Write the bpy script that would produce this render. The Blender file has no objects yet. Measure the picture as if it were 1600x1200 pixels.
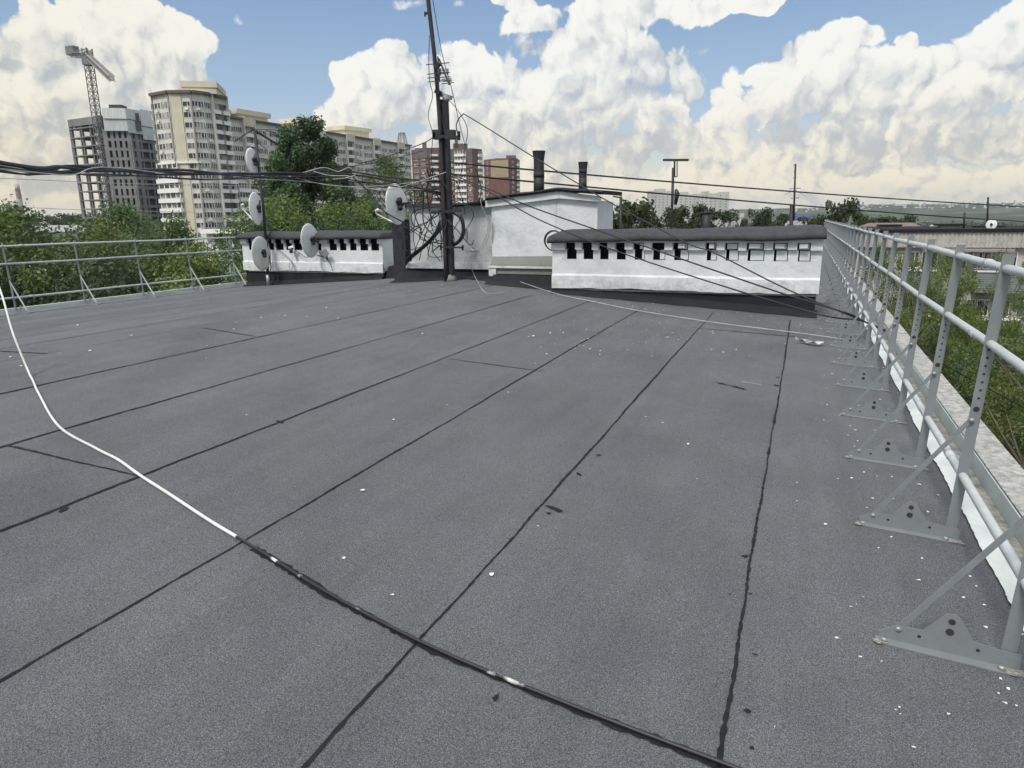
import bpy, math, random
import numpy as np
from mathutils import Vector, Matrix
R_ = math.radians
random.seed(7)
rng = np.random.default_rng(7)
sc = bpy.context.scene
col = bpy.data.collections.new('place'); sc.collection.children.link(col)

# ------------------------------------------------------------------ camera
FPX = 1075.0
roll, pitch, yaw = R_(0.69), R_(13.42), R_(22.8)
F0 = np.array([-math.sin(yaw), math.cos(yaw), 0.]); R0 = np.array([math.cos(yaw), math.sin(yaw), 0.]); ZU = np.array([0, 0, 1.])
CF = F0*math.cos(pitch) - ZU*math.sin(pitch); CU = F0*math.sin(pitch) + ZU*math.cos(pitch)
CR = R0*math.cos(roll) - CU*math.sin(roll); CU = CU*math.cos(roll) + R0*math.sin(roll)
CAM = np.array([0, 0, 1.4])
cd = bpy.data.cameras.new('camera'); cam = bpy.data.objects.new('camera', cd); sc.collection.objects.link(cam)
cam.matrix_world = Matrix(((CR[0], CU[0], -CF[0], CAM[0]), (CR[1], CU[1], -CF[1], CAM[1]), (CR[2], CU[2], -CF[2], CAM[2]), (0, 0, 0, 1)))
cd.sensor_width = 36; cd.lens = 36*FPX/1600; cd.clip_start = .05; cd.clip_end = 40000
sc.camera = cam

# survey of the place: directions seen from the roof, turned into real positions
def ray(x, y): return CR*(x-800)/FPX - CU*(y-600)/FPX + CF
def atY(x, y, Y): d = ray(x, y); return CAM + d*Y/d[1]
def atX(x, y, X): d = ray(x, y); return CAM + d*X/d[0]
def atD(x, y, D): d = ray(x, y); return CAM + d*D/math.hypot(d[0], d[1])
RIDGE = -5.7
def rz(X): return -.06*X if X > RIDGE else .342-.066*(RIDGE-X)
def roof(x, y):
    d = ray(x, y); t = 5.
    for i in range(60):
        P = CAM + d*t; t += (P[2]-rz(P[0]))/(-d[2])*.7
    P = CAM + d*t; P[2] = rz(P[0]); return P

# ------------------------------------------------------------------ materials
MATS = {}
def mat(name, c, rough=.8, var=.15, scale=8., bump=0., bscale=None, metal=0., c2=None, detail=4, stretch=None, spec=.5):
    if name in MATS: return MATS[name]
    m = bpy.data.materials.new(name); m.use_nodes = True; nt = m.node_tree; b = nt.nodes['Principled BSDF']
    b.inputs['Roughness'].default_value = rough; b.inputs['Metallic'].default_value = metal
    b.inputs['Specular IOR Level'].default_value = spec
    tc = nt.nodes.new('ShaderNodeTexCoord'); vec = tc.outputs['Object']
    if stretch:
        mp = nt.nodes.new('ShaderNodeMapping'); mp.inputs['Scale'].default_value = stretch
        nt.links.new(vec, mp.inputs['Vector']); vec = mp.outputs['Vector']
    n = nt.nodes.new('ShaderNodeTexNoise'); n.inputs['Scale'].default_value = scale; n.inputs['Detail'].default_value = detail
    n.inputs['Roughness'].default_value = .62
    nt.links.new(vec, n.inputs['Vector'])
    r = nt.nodes.new('ShaderNodeValToRGB'); r.color_ramp.elements[0].position = .32; r.color_ramp.elements[1].position = .68
    lo = c2 if c2 else [v*(1-var) for v in c]; hi = c if c2 else [min(1, v*(1+var)) for v in c]
    r.color_ramp.elements[0].color = (*lo, 1); r.color_ramp.elements[1].color = (*hi, 1)
    nt.links.new(n.outputs['Fac'], r.inputs['Fac']); nt.links.new(r.outputs['Color'], b.inputs['Base Color'])
    if bump:
        n2 = nt.nodes.new('ShaderNodeTexNoise'); n2.inputs['Scale'].default_value = bscale or scale*3; n2.inputs['Detail'].default_value = 5
        nt.links.new(tc.outputs['Object'], n2.inputs['Vector'])
        bp = nt.nodes.new('ShaderNodeBump'); bp.inputs['Strength'].default_value = bump; bp.inputs['Distance'].default_value = .02
        nt.links.new(n2.outputs['Fac'], bp.inputs['Height']); nt.links.new(bp.outputs['Normal'], b.inputs['Normal'])
    MATS[name] = m; return m

def felt_material():
    m = bpy.data.materials.new('bitumen_felt'); m.use_nodes = True; nt = m.node_tree; b = nt.nodes['Principled BSDF']
    L = nt.links.new; N = nt.nodes.new
    tc = N('ShaderNodeTexCoord'); P = tc.outputs['Object']
    g = N('ShaderNodeTexNoise'); g.inputs['Scale'].default_value = 420; g.inputs['Detail'].default_value = 3; g.inputs['Roughness'].default_value = .8; L(P, g.inputs['Vector'])
    gr = N('ShaderNodeMapRange'); gr.inputs[1].default_value = .40; gr.inputs[2].default_value = .60; gr.inputs[3].default_value = .25; gr.inputs[4].default_value = 1.75; L(g.outputs['Fac'], gr.inputs[0])
    l = N('ShaderNodeTexNoise'); l.inputs['Scale'].default_value = 1.1; l.inputs['Detail'].default_value = 7; l.inputs['Roughness'].default_value = .65; L(P, l.inputs['Vector'])
    lr = N('ShaderNodeMapRange'); lr.inputs[1].default_value = .3; lr.inputs[2].default_value = .7; lr.inputs[3].default_value = .84; lr.inputs[4].default_value = 1.14; L(l.outputs['Fac'], lr.inputs[0])
    # each roll of felt has its own tone
    sp = N('ShaderNodeSeparateXYZ'); L(P, sp.inputs[0])
    a = N('ShaderNodeMath'); a.operation = 'ADD'; a.inputs[1].default_value = .1; L(sp.outputs['X'], a.inputs[0])
    d = N('ShaderNodeMath'); d.operation = 'DIVIDE'; d.inputs[1].default_value = .966; L(a.outputs[0], d.inputs[0])
    fl = N('ShaderNodeMath'); fl.operation = 'FLOOR'; L(d.outputs[0], fl.inputs[0])
    wn = N('ShaderNodeTexWhiteNoise'); wn.noise_dimensions = '1D'; L(fl.outputs[0], wn.inputs['W'])
    wr = N('ShaderNodeMapRange'); wr.inputs[3].default_value = .93; wr.inputs[4].default_value = 1.07; L(wn.outputs['Value'], wr.inputs[0])
    # long scuffs
    mp = N('ShaderNodeMapping'); mp.inputs['Scale'].default_value = (6, .7, 1); L(P, mp.inputs['Vector'])
    s = N('ShaderNodeTexNoise'); s.inputs['Scale'].default_value = 1.3; s.inputs['Detail'].default_value = 5; L(mp.outputs[0], s.inputs['Vector'])
    sr = N('ShaderNodeMapRange'); sr.inputs[1].default_value = .35; sr.inputs[2].default_value = .7; sr.inputs[3].default_value = .95; sr.inputs[4].default_value = 1.07; L(s.outputs['Fac'], sr.inputs[0])
    def mul(x, y):
        k = N('ShaderNodeMath'); k.operation = 'MULTIPLY'; L(x, k.inputs[0]); L(y, k.inputs[1]); return k.outputs[0]
    g2 = N('ShaderNodeTexNoise'); g2.inputs['Scale'].default_value = 190; g2.inputs['Detail'].default_value = 2; L(P, g2.inputs['Vector']); g2r = N('ShaderNodeMapRange'); g2r.inputs[1].default_value = .40; g2r.inputs[2].default_value = .60; g2r.inputs[3].default_value = .72; g2r.inputs[4].default_value = 1.28; L(g2.outputs['Fac'], g2r.inputs[0])
    v = mul(mul(mul(gr.outputs[0], lr.outputs[0]), mul(wr.outputs[0], sr.outputs[0])), g2r.outputs[0])
    # hue wander between blue grey and green grey
    h = N('ShaderNodeTexNoise'); h.inputs['Scale'].default_value = 2.3; h.inputs['Detail'].default_value = 3; L(P, h.inputs['Vector'])
    hr = N('ShaderNodeValToRGB'); hr.color_ramp.elements[0].position = .35; hr.color_ramp.elements[1].position = .65
    hr.color_ramp.elements[0].color = (.105, .110, .121, 1); hr.color_ramp.elements[1].color = (.109, .114, .121, 1); L(h.outputs['Fac'], hr.inputs['Fac'])
    vm = N('ShaderNodeVectorMath'); vm.operation = 'SCALE'; L(hr.outputs['Color'], vm.inputs[0]); L(v, vm.inputs['Scale'])
    L(vm.outputs[0], b.inputs['Base Color']); b.inputs['Roughness'].default_value = .85; b.inputs['Specular IOR Level'].default_value = .35
    bp = N('ShaderNodeBump'); bp.inputs['Strength'].default_value = .5; bp.inputs['Distance'].default_value = .004; L(g.outputs['Fac'], bp.inputs['Height']); L(bp.outputs['Normal'], b.inputs['Normal'])
    MATS['felt'] = m; return m

def painted_wall(name, c, dirt, amt=.5, zfade=None):
    """old limewash: mottled, with stains of their own shape"""
    m = bpy.data.materials.new(name); m.use_nodes = True; nt = m.node_tree; b = nt.nodes['Principled BSDF']; L = nt.links.new; N = nt.nodes.new
    tc = N('ShaderNodeTexCoord'); P = tc.outputs['Object']
    n = N('ShaderNodeTexNoise'); n.inputs['Scale'].default_value = 3.; n.inputs['Detail'].default_value = 8; n.inputs['Roughness'].default_value = .7; L(P, n.inputs['Vector'])
    r = N('ShaderNodeValToRGB'); r.color_ramp.elements[0].position = .36; r.color_ramp.elements[1].position = .58
    r.color_ramp.elements[0].color = (*[x*.86 for x in c], 1); r.color_ramp.elements[1].color = (*c, 1); L(n.outputs['Fac'], r.inputs['Fac'])
    n2 = N('ShaderNodeTexNoise'); n2.inputs['Scale'].default_value = 5.; n2.inputs['Detail'].default_value = 10; n2.inputs['Roughness'].default_value = .75; L(P, n2.inputs['Vector'])
    f = n2.outputs['Fac']
    if zfade:
        sp = N('ShaderNodeSeparateXYZ'); L(P, sp.inputs[0])
        zr = N('ShaderNodeMapRange'); zr.inputs[1].default_value = zfade[0]; zr.inputs[2].default_value = zfade[1]; zr.inputs[3].default_value = .22; zr.inputs[4].default_value = 0; L(sp.outputs['Z'], zr.inputs[0])
        ad = N('ShaderNodeMath'); ad.operation = 'ADD'; L(f, ad.inputs[0]); L(zr.outputs[0], ad.inputs[1]); f = ad.outputs[0]
    r2 = N('ShaderNodeMapRange'); r2.inputs[1].default_value = .62; r2.inputs[2].default_value = .78; r2.inputs[3].default_value = 0; r2.inputs[4].default_value = amt; L(f, r2.inputs[0])
    mx = N('ShaderNodeMix'); mx.data_type = 'RGBA'; L(r2.outputs[0], mx.inputs[0]); L(r.outputs['Color'], mx.inputs[6]); mx.inputs[7].default_value = (*dirt, 1)
    L(mx.outputs[2], b.inputs['Base Color']); b.inputs['Roughness'].default_value = .9; b.inputs['Specular IOR Level'].default_value = .2
    n3 = N('ShaderNodeTexNoise'); n3.inputs['Scale'].default_value = 14; n3.inputs['Detail'].default_value = 6; L(P, n3.inputs['Vector'])
    bp = N('ShaderNodeBump'); bp.inputs['Strength'].default_value = .35; bp.inputs['Distance'].default_value = .03; L(n3.outputs['Fac'], bp.inputs['Height']); L(bp.outputs['Normal'], b.inputs['Normal'])
    MATS[name] = m; return m

def leaf_material(name, a, b_, trans=.35):
    m = bpy.data.materials.new(name); m.use_nodes = True; nt = m.node_tree; b = nt.nodes['Principled BSDF']; L = nt.links.new; N = nt.nodes.new
    at = N('ShaderNodeAttribute'); at.attribute_name = 'tint'
    oi = N('ShaderNodeObjectInfo')
    mx = N('ShaderNodeMix'); mx.data_type = 'RGBA'; L(at.outputs['Fac'], mx.inputs[0]); mx.inputs[6].default_value = (*a, 1); mx.inputs[7].default_value = (*b_, 1)
    hs = N('ShaderNodeHueSaturation'); mr = N('ShaderNodeMapRange'); mr.inputs[3].default_value = .8; mr.inputs[4].default_value = 1.22; L(oi.outputs['Random'], mr.inputs[0]); L(mr.outputs[0], hs.inputs['Value'])
    mh = N('ShaderNodeMapRange'); mh.inputs[3].default_value = .485; mh.inputs[4].default_value = .512; L(oi.outputs['Random'], mh.inputs[0]); L(mh.outputs[0], hs.inputs['Hue'])
    L(mx.outputs[2], hs.inputs['Color'])
    L(hs.outputs['Color'], b.inputs['Base Color']); b.inputs['Roughness'].default_value = .55; b.inputs['Specular IOR Level'].default_value = .3
    tr = N('ShaderNodeBsdfTranslucent'); L(hs.outputs['Color'], tr.inputs['Color'])
    ms = N('ShaderNodeMixShader'); ms.inputs[0].default_value = trans; L(b.outputs[0], ms.inputs[1]); L(tr.outputs[0], ms.inputs[2]); L(ms.outputs[0], nt.nodes['Material Output'].inputs['Surface'])
    MATS[name] = m; return m

felt = felt_material()
m_tar = mat('tar', (.013, .0135, .016), .8, .35, 20, .4, spec=.25)
m_tarsheet = mat('bitumen_flashing', (.010, .011, .0145), .92, .3, 5, .3, 12)
m_cap = mat('cap_felt', (.034, .037, .042), .75, .25, 9, .4, 30)
m_white = painted_wall('limewash', (.64, .67, .69), (.24, .235, .22), .42, (.25, .5))
m_grey_wall = painted_wall('limewash_shaded', (.56, .59, .605), (.17, .17, .16), .5, (.4, .8))  # limewash greyed: the shade on the hut's left wall is in the colour
m_stain = painted_wall('weathered_render', (.21, .22, .205), (.09, .09, .08), .8)
m_dark = mat('slot_shade', (.012, .013, .017), .9)  # near-black colour paints in the shade inside the vent slots
m_steel = mat('grey_paint', (.19, .208, .222), .42, .08, 12, .05)
m_rail = mat('grey_paint_skylit', (.46, .49, .50), .36, .08, 12)  # the posts' grey paint made paler, sky brightness put into the colour
m_hole = mat('hole', (.03, .03, .03), .9)
m_coping = mat('worn_coping', (.50, .50, .48), .9, .2, 22, .7, 60, c2=(.20, .195, .188), detail=10)
m_strip = mat('white_strip', (.70, .74, .73), .8, .15, 5, .25, 16, c2=(.55, .58, .57), detail=8)
m_gutter = mat('dirty_gutter', (.40, .40, .37), .9, .2, 14, .4, 30, c2=(.12, .115, .10), detail=10)
m_flash = mat('galvanised', (.36, .40, .40), .5, .12, 4, .05, metal=.0)
m_black = mat('black_iron', (.017, .018, .024), .6, .5, 15, .15)
m_rust = mat('rusty_iron', (.024, .022, .025), .75, .4, 9, .2, c2=(.032, .022, .02))
m_wire = mat('black_wire', (.014, .015, .018), .5, .2)
m_wirel = mat('grey_wire', (.36, .37, .37), .6, .2)
m_wirew = mat('white_wire', (.66, .68, .66), .5, .12)
m_dish = mat('dish_paint', (.60, .62, .60), .45, .12, 6, c2=(.44, .46, .44), detail=8)
m_dishw = mat('dish_white', (.68, .70, .68), .4, .08, 6)
m_galv = mat('galv_bracket', (.33, .34, .34), .45, .15, metal=.4)
m_flake = mat('white_flake', (.72, .73, .70), .8, .15, 30)
m_bark = mat('bark', (.09, .075, .06), .9, .35, 6, .4)
m_birch = mat('birch_bark', (.5, .48, .44), .85, .3, 4, .3, c2=(.12, .11, .1))
lf_birch = leaf_material('birch_leaf', (.066, .105, .038), (.135, .185, .068))
lf_dark = leaf_material('dark_leaf', (.054, .090, .046), (.112, .162, .074))
lf_bright = leaf_material('fresh_leaf', (.088, .138, .038), (.185, .245, .072))
lf_far = leaf_material('far_leaf', (.030, .046, .022), (.062, .082, .034))
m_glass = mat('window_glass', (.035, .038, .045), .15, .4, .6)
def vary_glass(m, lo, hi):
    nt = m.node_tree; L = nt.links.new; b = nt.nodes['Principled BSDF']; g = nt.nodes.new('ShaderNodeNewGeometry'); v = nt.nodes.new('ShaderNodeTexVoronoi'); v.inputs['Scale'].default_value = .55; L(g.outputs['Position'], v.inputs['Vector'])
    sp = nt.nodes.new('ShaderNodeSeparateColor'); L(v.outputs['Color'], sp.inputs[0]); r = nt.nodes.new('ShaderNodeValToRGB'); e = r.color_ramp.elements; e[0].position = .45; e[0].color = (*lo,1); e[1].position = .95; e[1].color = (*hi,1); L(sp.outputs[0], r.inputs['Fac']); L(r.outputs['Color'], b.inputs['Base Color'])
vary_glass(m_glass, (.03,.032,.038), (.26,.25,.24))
m_frame = mat('window_frame', (.68, .68, .66), .6, .1)

# ------------------------------------------------------------------ mesh helper
class MB:
    def __init__(s): s.v = []; s.f = []; s.mi = []; s.cur = 0; s.sm = []
    def add(s, vs, fs, smooth=False):
        o = len(s.v); s.v.extend([tuple(map(float, p)) for p in vs])
        for f in fs: s.f.append([o+i for i in f]); s.mi.append(s.cur); s.sm.append(smooth)
        return s
    def box(s, x0, x1, y0, y1, z0, z1):
        return s.add([(x0,y0,z0),(x1,y0,z0),(x1,y1,z0),(x0,y1,z0),(x0,y0,z1),(x1,y0,z1),(x1,y1,z1),(x0,y1,z1)],
                     [(0,3,2,1),(4,5,6,7),(0,1,5,4),(1,2,6,5),(2,3,7,6),(3,0,4,7)])
    def hexa(s, p): return s.add(p, [(0,3,2,1),(4,5,6,7),(0,1,5,4),(1,2,6,5),(2,3,7,6),(3,0,4,7)])
    def obox(s, c, ax, hw, hd, z0, z1):          # box turned about z: centre, angle, half width, half depth
        ca, sa = math.cos(ax), math.sin(ax); q = []
        for z in (z0, z1):
            for (a, b) in ((-hw,-hd),(hw,-hd),(hw,hd),(-hw,hd)): q.append((c[0]+a*ca-b*sa, c[1]+a*sa+b*ca, z))
        return s.hexa(q)
    def prism(s, poly, z0, z1):
        n = len(poly); vs = [(x,y,z0) for x,y in poly]+[(x,y,z1) for x,y in poly]
        return s.add(vs, [tuple(reversed(range(n))), tuple(range(n,2*n))]+[(i,(i+1)%n,n+(i+1)%n,n+i) for i in range(n)])
    def bar(s, a, b, w, d=None, up=(0,0,1)):
        a, b = np.array(a, float), np.array(b, float); d = d or w; t = (b-a)/np.linalg.norm(b-a); u = np.array(up, float)
        if abs(t@u) > .98: u = np.array([0,1.,0])
        x = np.cross(t, u); x /= np.linalg.norm(x); y = np.cross(x, t); q = []
        for p in (a, b):
            for (i, j) in ((-1,-1),(1,-1),(1,1),(-1,1)): q.append(p+x*i*w/2+y*j*d/2)
        return s.hexa(q)
    def tube(s, pts, r, n=7, cap=True, smooth=True):
        pts = [np.array(p, float) for p in pts]; rs = r if hasattr(r, '__len__') else [r]*len(pts)
        vs = []; fs = []; u = None
        for i, p in enumerate(pts):
            t = pts[min(i+1, len(pts)-1)]-pts[max(i-1, 0)]; t /= (np.linalg.norm(t)+1e-9)
            if u is None:
                u = np.cross(t, [0,0,1.] if abs(t[2]) < .9 else [1.,0,0])
            u = u-t*(u@t); u /= (np.linalg.norm(u)+1e-9); w = np.cross(t, u)
            for k in range(n):
                a = 2*math.pi*k/n; vs.append(p+(u*math.cos(a)+w*math.sin(a))*rs[i])
        for i in range(len(pts)-1):
            for k in range(n): fs.append((i*n+k, i*n+(k+1)%n, (i+1)*n+(k+1)%n, (i+1)*n+k))
        if cap: fs.append(tuple(reversed(range(n)))); fs.append(tuple(range((len(pts)-1)*n, len(pts)*n)))
        return s.add(vs, fs, smooth)
    def disc(s, c, r, nrm, n=10):
        nrm = np.array(nrm, float); nrm /= np.linalg.norm(nrm); u = np.cross(nrm, [0,0,1.] if abs(nrm[2]) < .9 else [1.,0,0]); u /= np.linalg.norm(u); w = np.cross(nrm, u)
        return s.add([np.array(c)+(u*math.cos(2*math.pi*k/n)+w*math.sin(2*math.pi*k/n))*r for k in range(n)], [tuple(range(n))])
    def build(s, name, mats, parent=None, origin=None, **kw):
        if not s.v: return None
        mats = mats if isinstance(mats, (list, tuple)) else [mats]
        V = np.array(s.v)
        if origin is None: origin = WLOC.get(parent.name, (0,0,0)) if parent else ((V[:,0].min()+V[:,0].max())/2, (V[:,1].min()+V[:,1].max())/2, V[:,2].min())
        V = V-np.array(origin)
        me = bpy.data.meshes.new(name); me.from_pydata(V.tolist(), [], s.f); 
        for m in mats: me.materials.append(m)
        me.polygons.foreach_set('material_index', s.mi); me.polygons.foreach_set('use_smooth', s.sm); me.update()
        o = bpy.data.objects.new(name, me); col.objects.link(o)
        if parent: o.parent = parent
        else: o.location = origin
        WLOC[o.name] = tuple(origin)
        return tag(o, **kw)
WLOC = {}
def tag(o, label=None, cat=None, group=None, kind=None):
    if label: o['label'] = label
    if cat: o['category'] = cat
    if group: o['group'] = group
    if kind: o['kind'] = kind
    return o
def thing(name, loc, label, cat, group=None, rotz=0):
    o = bpy.data.objects.new(name, None); col.objects.link(o); o.location = loc; o.rotation_euler = (0,0,rotz); o.empty_display_size = .2
    WLOC[o.name] = tuple(loc) if not rotz else (0,0,0)
    return tag(o, label, cat, group)
def copy_tree(o, parent=None):
    c = o.copy(); col.objects.link(c)
    if parent is not None: c.parent = parent
    for ch in list(o.children): copy_tree(ch, c)
    return c
def smooth_path(pts, k=8):
    P = [np.array(p, float) for p in pts]; P = [2*P[0]-P[1]]+P+[2*P[-1]-P[-2]]; out = []
    for i in range(1, len(P)-2):
        for j in range(k):
            t = j/k; a, b, c, d = P[i-1:i+3]
            out.append(.5*((2*b)+(-a+c)*t+(2*a-5*b+4*c-d)*t*t+(-a+3*b-3*c+d)*t**3))
    out.append(P[-2]); return out
def sag(a, b, s, n=24):
    a, b = np.array(a, float), np.array(b, float)
    return [a+(b-a)*t-np.array([0,0,1.])*s*4*t*(1-t) for t in np.linspace(0,1,n+1)]
def cable(name, pts, r, m, label, cat='cable', group=None, n=6): return MB().tube(pts, r, n).build(name, m, label=label, cat=cat, group=group)

GZ = -16.5
# ------------------------------------------------------------------ the roof we stand on
YE, YS, XL, XR = 37.0, -9.0, -13.0, 1.0
b = MB()
for (x0, x1) in ((XL, RIDGE), (RIDGE, XR)):
    n = 4
    b.add([(x0,YS,rz(x0)),(x1,YS,rz(x1)),(x1,YE,rz(x1)),(x0,YE,rz(x0))], [(0,1,2,3)])
deck = b.build('roof_deck', felt, origin=(0,0,0), kind='structure')
b = MB(); b.box(XL-.05, XR, YS, YE, GZ, -.75); b.box(XL+.3, XR-.25, YS+.2, YE-.2, -.75, -.45)
b.build('supporting_wall', mat('panel_wall', (.5,.49,.46), .9, .15, 2), deck, label='pale wall of the house under the grey roof')

def ribbon(pts, w, seed, blobs=True, dz=.004, jit=.5):
    """irregular tar line laid on the felt"""
    rr = random.Random(seed); P = [np.array(p, float) for p in pts]; fine = []
    for i in range(len(P)-1):
        L = np.linalg.norm(P[i+1]-P[i]); k = max(2, int(L/.022))
        for j in range(k): fine.append(P[i]+(P[i+1]-P[i])*j/k)
    fine.append(P[-1]); vs = []; lo = 0; ph = [rr.uniform(0,6) for _ in range(5)]; wid = []; blob = 0
    for i, p in enumerate(fine):
        t = fine[min(i+1,len(fine)-1)]-fine[max(0,i-1)]; t /= np.linalg.norm(t); nn = np.array([-t[1], t[0], 0])
        s = i*.022; off = .004*math.sin(s*.9+ph[0])+.0022*math.sin(s*3.7+ph[1])+.0018*math.sin(s*13+ph[4])+rr.uniform(-.002,.002)*jit
        if blobs and rr.random() < .004: blob = rr.uniform(.8,3.2)
        blob *= .84
        ww = w*(.75+.35*math.sin(s*.8+ph[2])+.25*math.sin(s*2.9+ph[3])+rr.uniform(-.4,.4))+w*blob*rr.uniform(.5,1)
        ww = max(ww, w*.35)
        for sgn in (-1, 1):
            q = p+nn*(off+sgn*ww/2+ (sgn*rr.uniform(0,w*.35))); vs.append((q[0], q[1], rz(q[0])+dz))
    m = MB(); m.add(vs, [(2*i,2*i+1,2*i+3,2*i+2) for i in range(len(fine)-1)]); return m
seams = [-.10, -1.06, -2.04, -2.96, -3.92, -4.93, -5.95, -7.0, -7.95, -8.9, -9.9, -10.9, -11.8]
for i, x in enumerate(seams):
    x2 = x+(-.08 if i in (1,2) else 0)
    y1 = 10.2 if x > -4 else (11.0 if x > -8.2 else 13.0)
    ribbon([(x,YS+.1,0),(x,1.5,0),(x2,y1,0)] if x > -8 else [(x,YS+.1,0),(x,13,0)], .0105 if x > -6.5 else .014, 30+i).build('tar_seam', m_tar, deck)
for i, (a, c) in enumerate([((700,561),(851,581)), ((14,697),(218,744)), ((305,513),(398,526)), ((0,549),(74,553)), ((1080,512),(1262,528))]):
    ribbon([roof(*a), roof(*c)], .013, 80+i).build('tar_seam', m_tar, deck)
# long tar seam under the cable
cab_px = [(-40,350),(0,452),(20,520),(48,590),(60,615),(92,668),(150,703),(185,721),(220,746),(262,773),(327,816),(370,842),(396,858)]
ribbon([roof(396,858), roof(520,935), roof(680,1018), roof(900,1110), roof(1145,1204), roof(1240,1240)], .022, 99).build('tar_seam', m_tar, deck)
# splashes of tar
b = MB(); rr = random.Random(5)
def splat(c, r, stretch=1., ang=0., n=13, dz=.005):
    vs = []
    for k in range(n):
        a = 2*math.pi*k/n; q = r*rr.uniform(.45,1.25); u, v = q*math.cos(a)*stretch, q*math.sin(a)
        x, y = c[0]+u*math.cos(ang)-v*math.sin(ang), c[1]+u*math.sin(ang)+v*math.cos(ang); vs.append((x, y, rz(x)+dz))
    b.add(vs, [tuple(range(n))])
for (px, py, r) in [(905,742,.03),(935,712,.03),(865,795,.05),(858,803,.035),(1213,603,.045),(1216,590,.035),(1165,870,.03),(775,1091,.02),(1168,1112,.025),(437,660,.04),(100,797,.05),(292,774,.008),(1130,600,.03),(1172,929,.015),(1140,930,.012),(1175,1170,.018),(1180,1024,.012),(1150,605,.05),(1128,1054,.01)]:
    splat(roof(px,py), r*.38, rr.uniform(1,2.6), rr.uniform(0,3.1))
b.build('tar_splash', m_tar, deck)
b = MB(); p_, q_ = roof(1158,597), roof(1188,602); ribbon([p_, q_], .02, 7, False, .006).build('scuff', mat('pale_scuff', (.34,.33,.28), .9, .3, 30), deck)
b = MB(); p_, q_ = roof(1118,598), roof(1165,609); ribbon([p_, q_], .016, 9, True, .006, 2.).build('scuff', m_tar, deck)
# skirt of felt turned up round the blocks is built with the blocks

# ------------------------------------------------------------------ parapet on the right
par = thing('parapet', (1.1, 14, -.1), 'low white parapet with worn coping along the right roof edge', 'parapet')
b = MB(); zb = rz(.9)
b.add([(.89,YS,zb+.006),(.985,YS,zb+.008),(.985,YE,zb+.008),(.89,YE,zb+.006)], [(0,1,2,3)])
# ragged edge of the paint
vs = []; fs = []; ys = np.arange(YS, YE, .03)
for i, y in enumerate(ys):
    vs += [(.825+rng.uniform(-.003,.003)+.004*math.sin(y*2.1)+.003*math.sin(y*9), y, rz(.825)+.012), (.925+rng.uniform(-.012,.012), y, rz(.925)+.012)]
    if i: fs.append((2*i-2, 2*i-1, 2*i+1, 2*i))
b = MB(); b.add(vs, fs); b.build('painted_strip', m_strip, par)
b = MB(); b.add([(.90,YS,rz(.90)+.008),(1.02,YS,rz(1.02)+.008),(1.02,YE,rz(1.02)+.008),(.90,YE,rz(.90)+.008)], [(0,1,2,3)]); b.build('gutter', m_gutter, par)
b = MB(); y = YS
while y < YE:
    L = 3.02; z0, z1 = -.75, .058+random.uniform(-.008,.008); x0 = 1.02+random.uniform(-.004,.004)
    b.box(x0, 1.19, y, min(y+L-.012, YE), z0, z1); y += L
b.build('coping', m_coping, par)
b = MB(); b.box(1.004, 1.011, YS, YE, rz(1.0)+.01, .050); b.build('flashing', m_flash, par)
# left edge
lp = thing('roof_edge_flashing', (-13.0, 14, -.2), 'grey metal edge flashing under the left railing', 'flashing')
b = MB(); b.box(-13.10, -12.98, YS, YE, rz(-13)-.3, rz(-13)+.10); b.build('upstand', m_flash, lp)
b = MB(); b.add([(-12.977,YS,rz(-13)+.09),(-12.72,YS,rz(-12.72)+.006),(-12.72,YE,rz(-12.72)+.006),(-12.977,YE,rz(-13)+.09)], [(0,1,2,3)]); b.build('apron', mat('apron', (.15,.165,.165), .7, .2, 3), lp)

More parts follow.
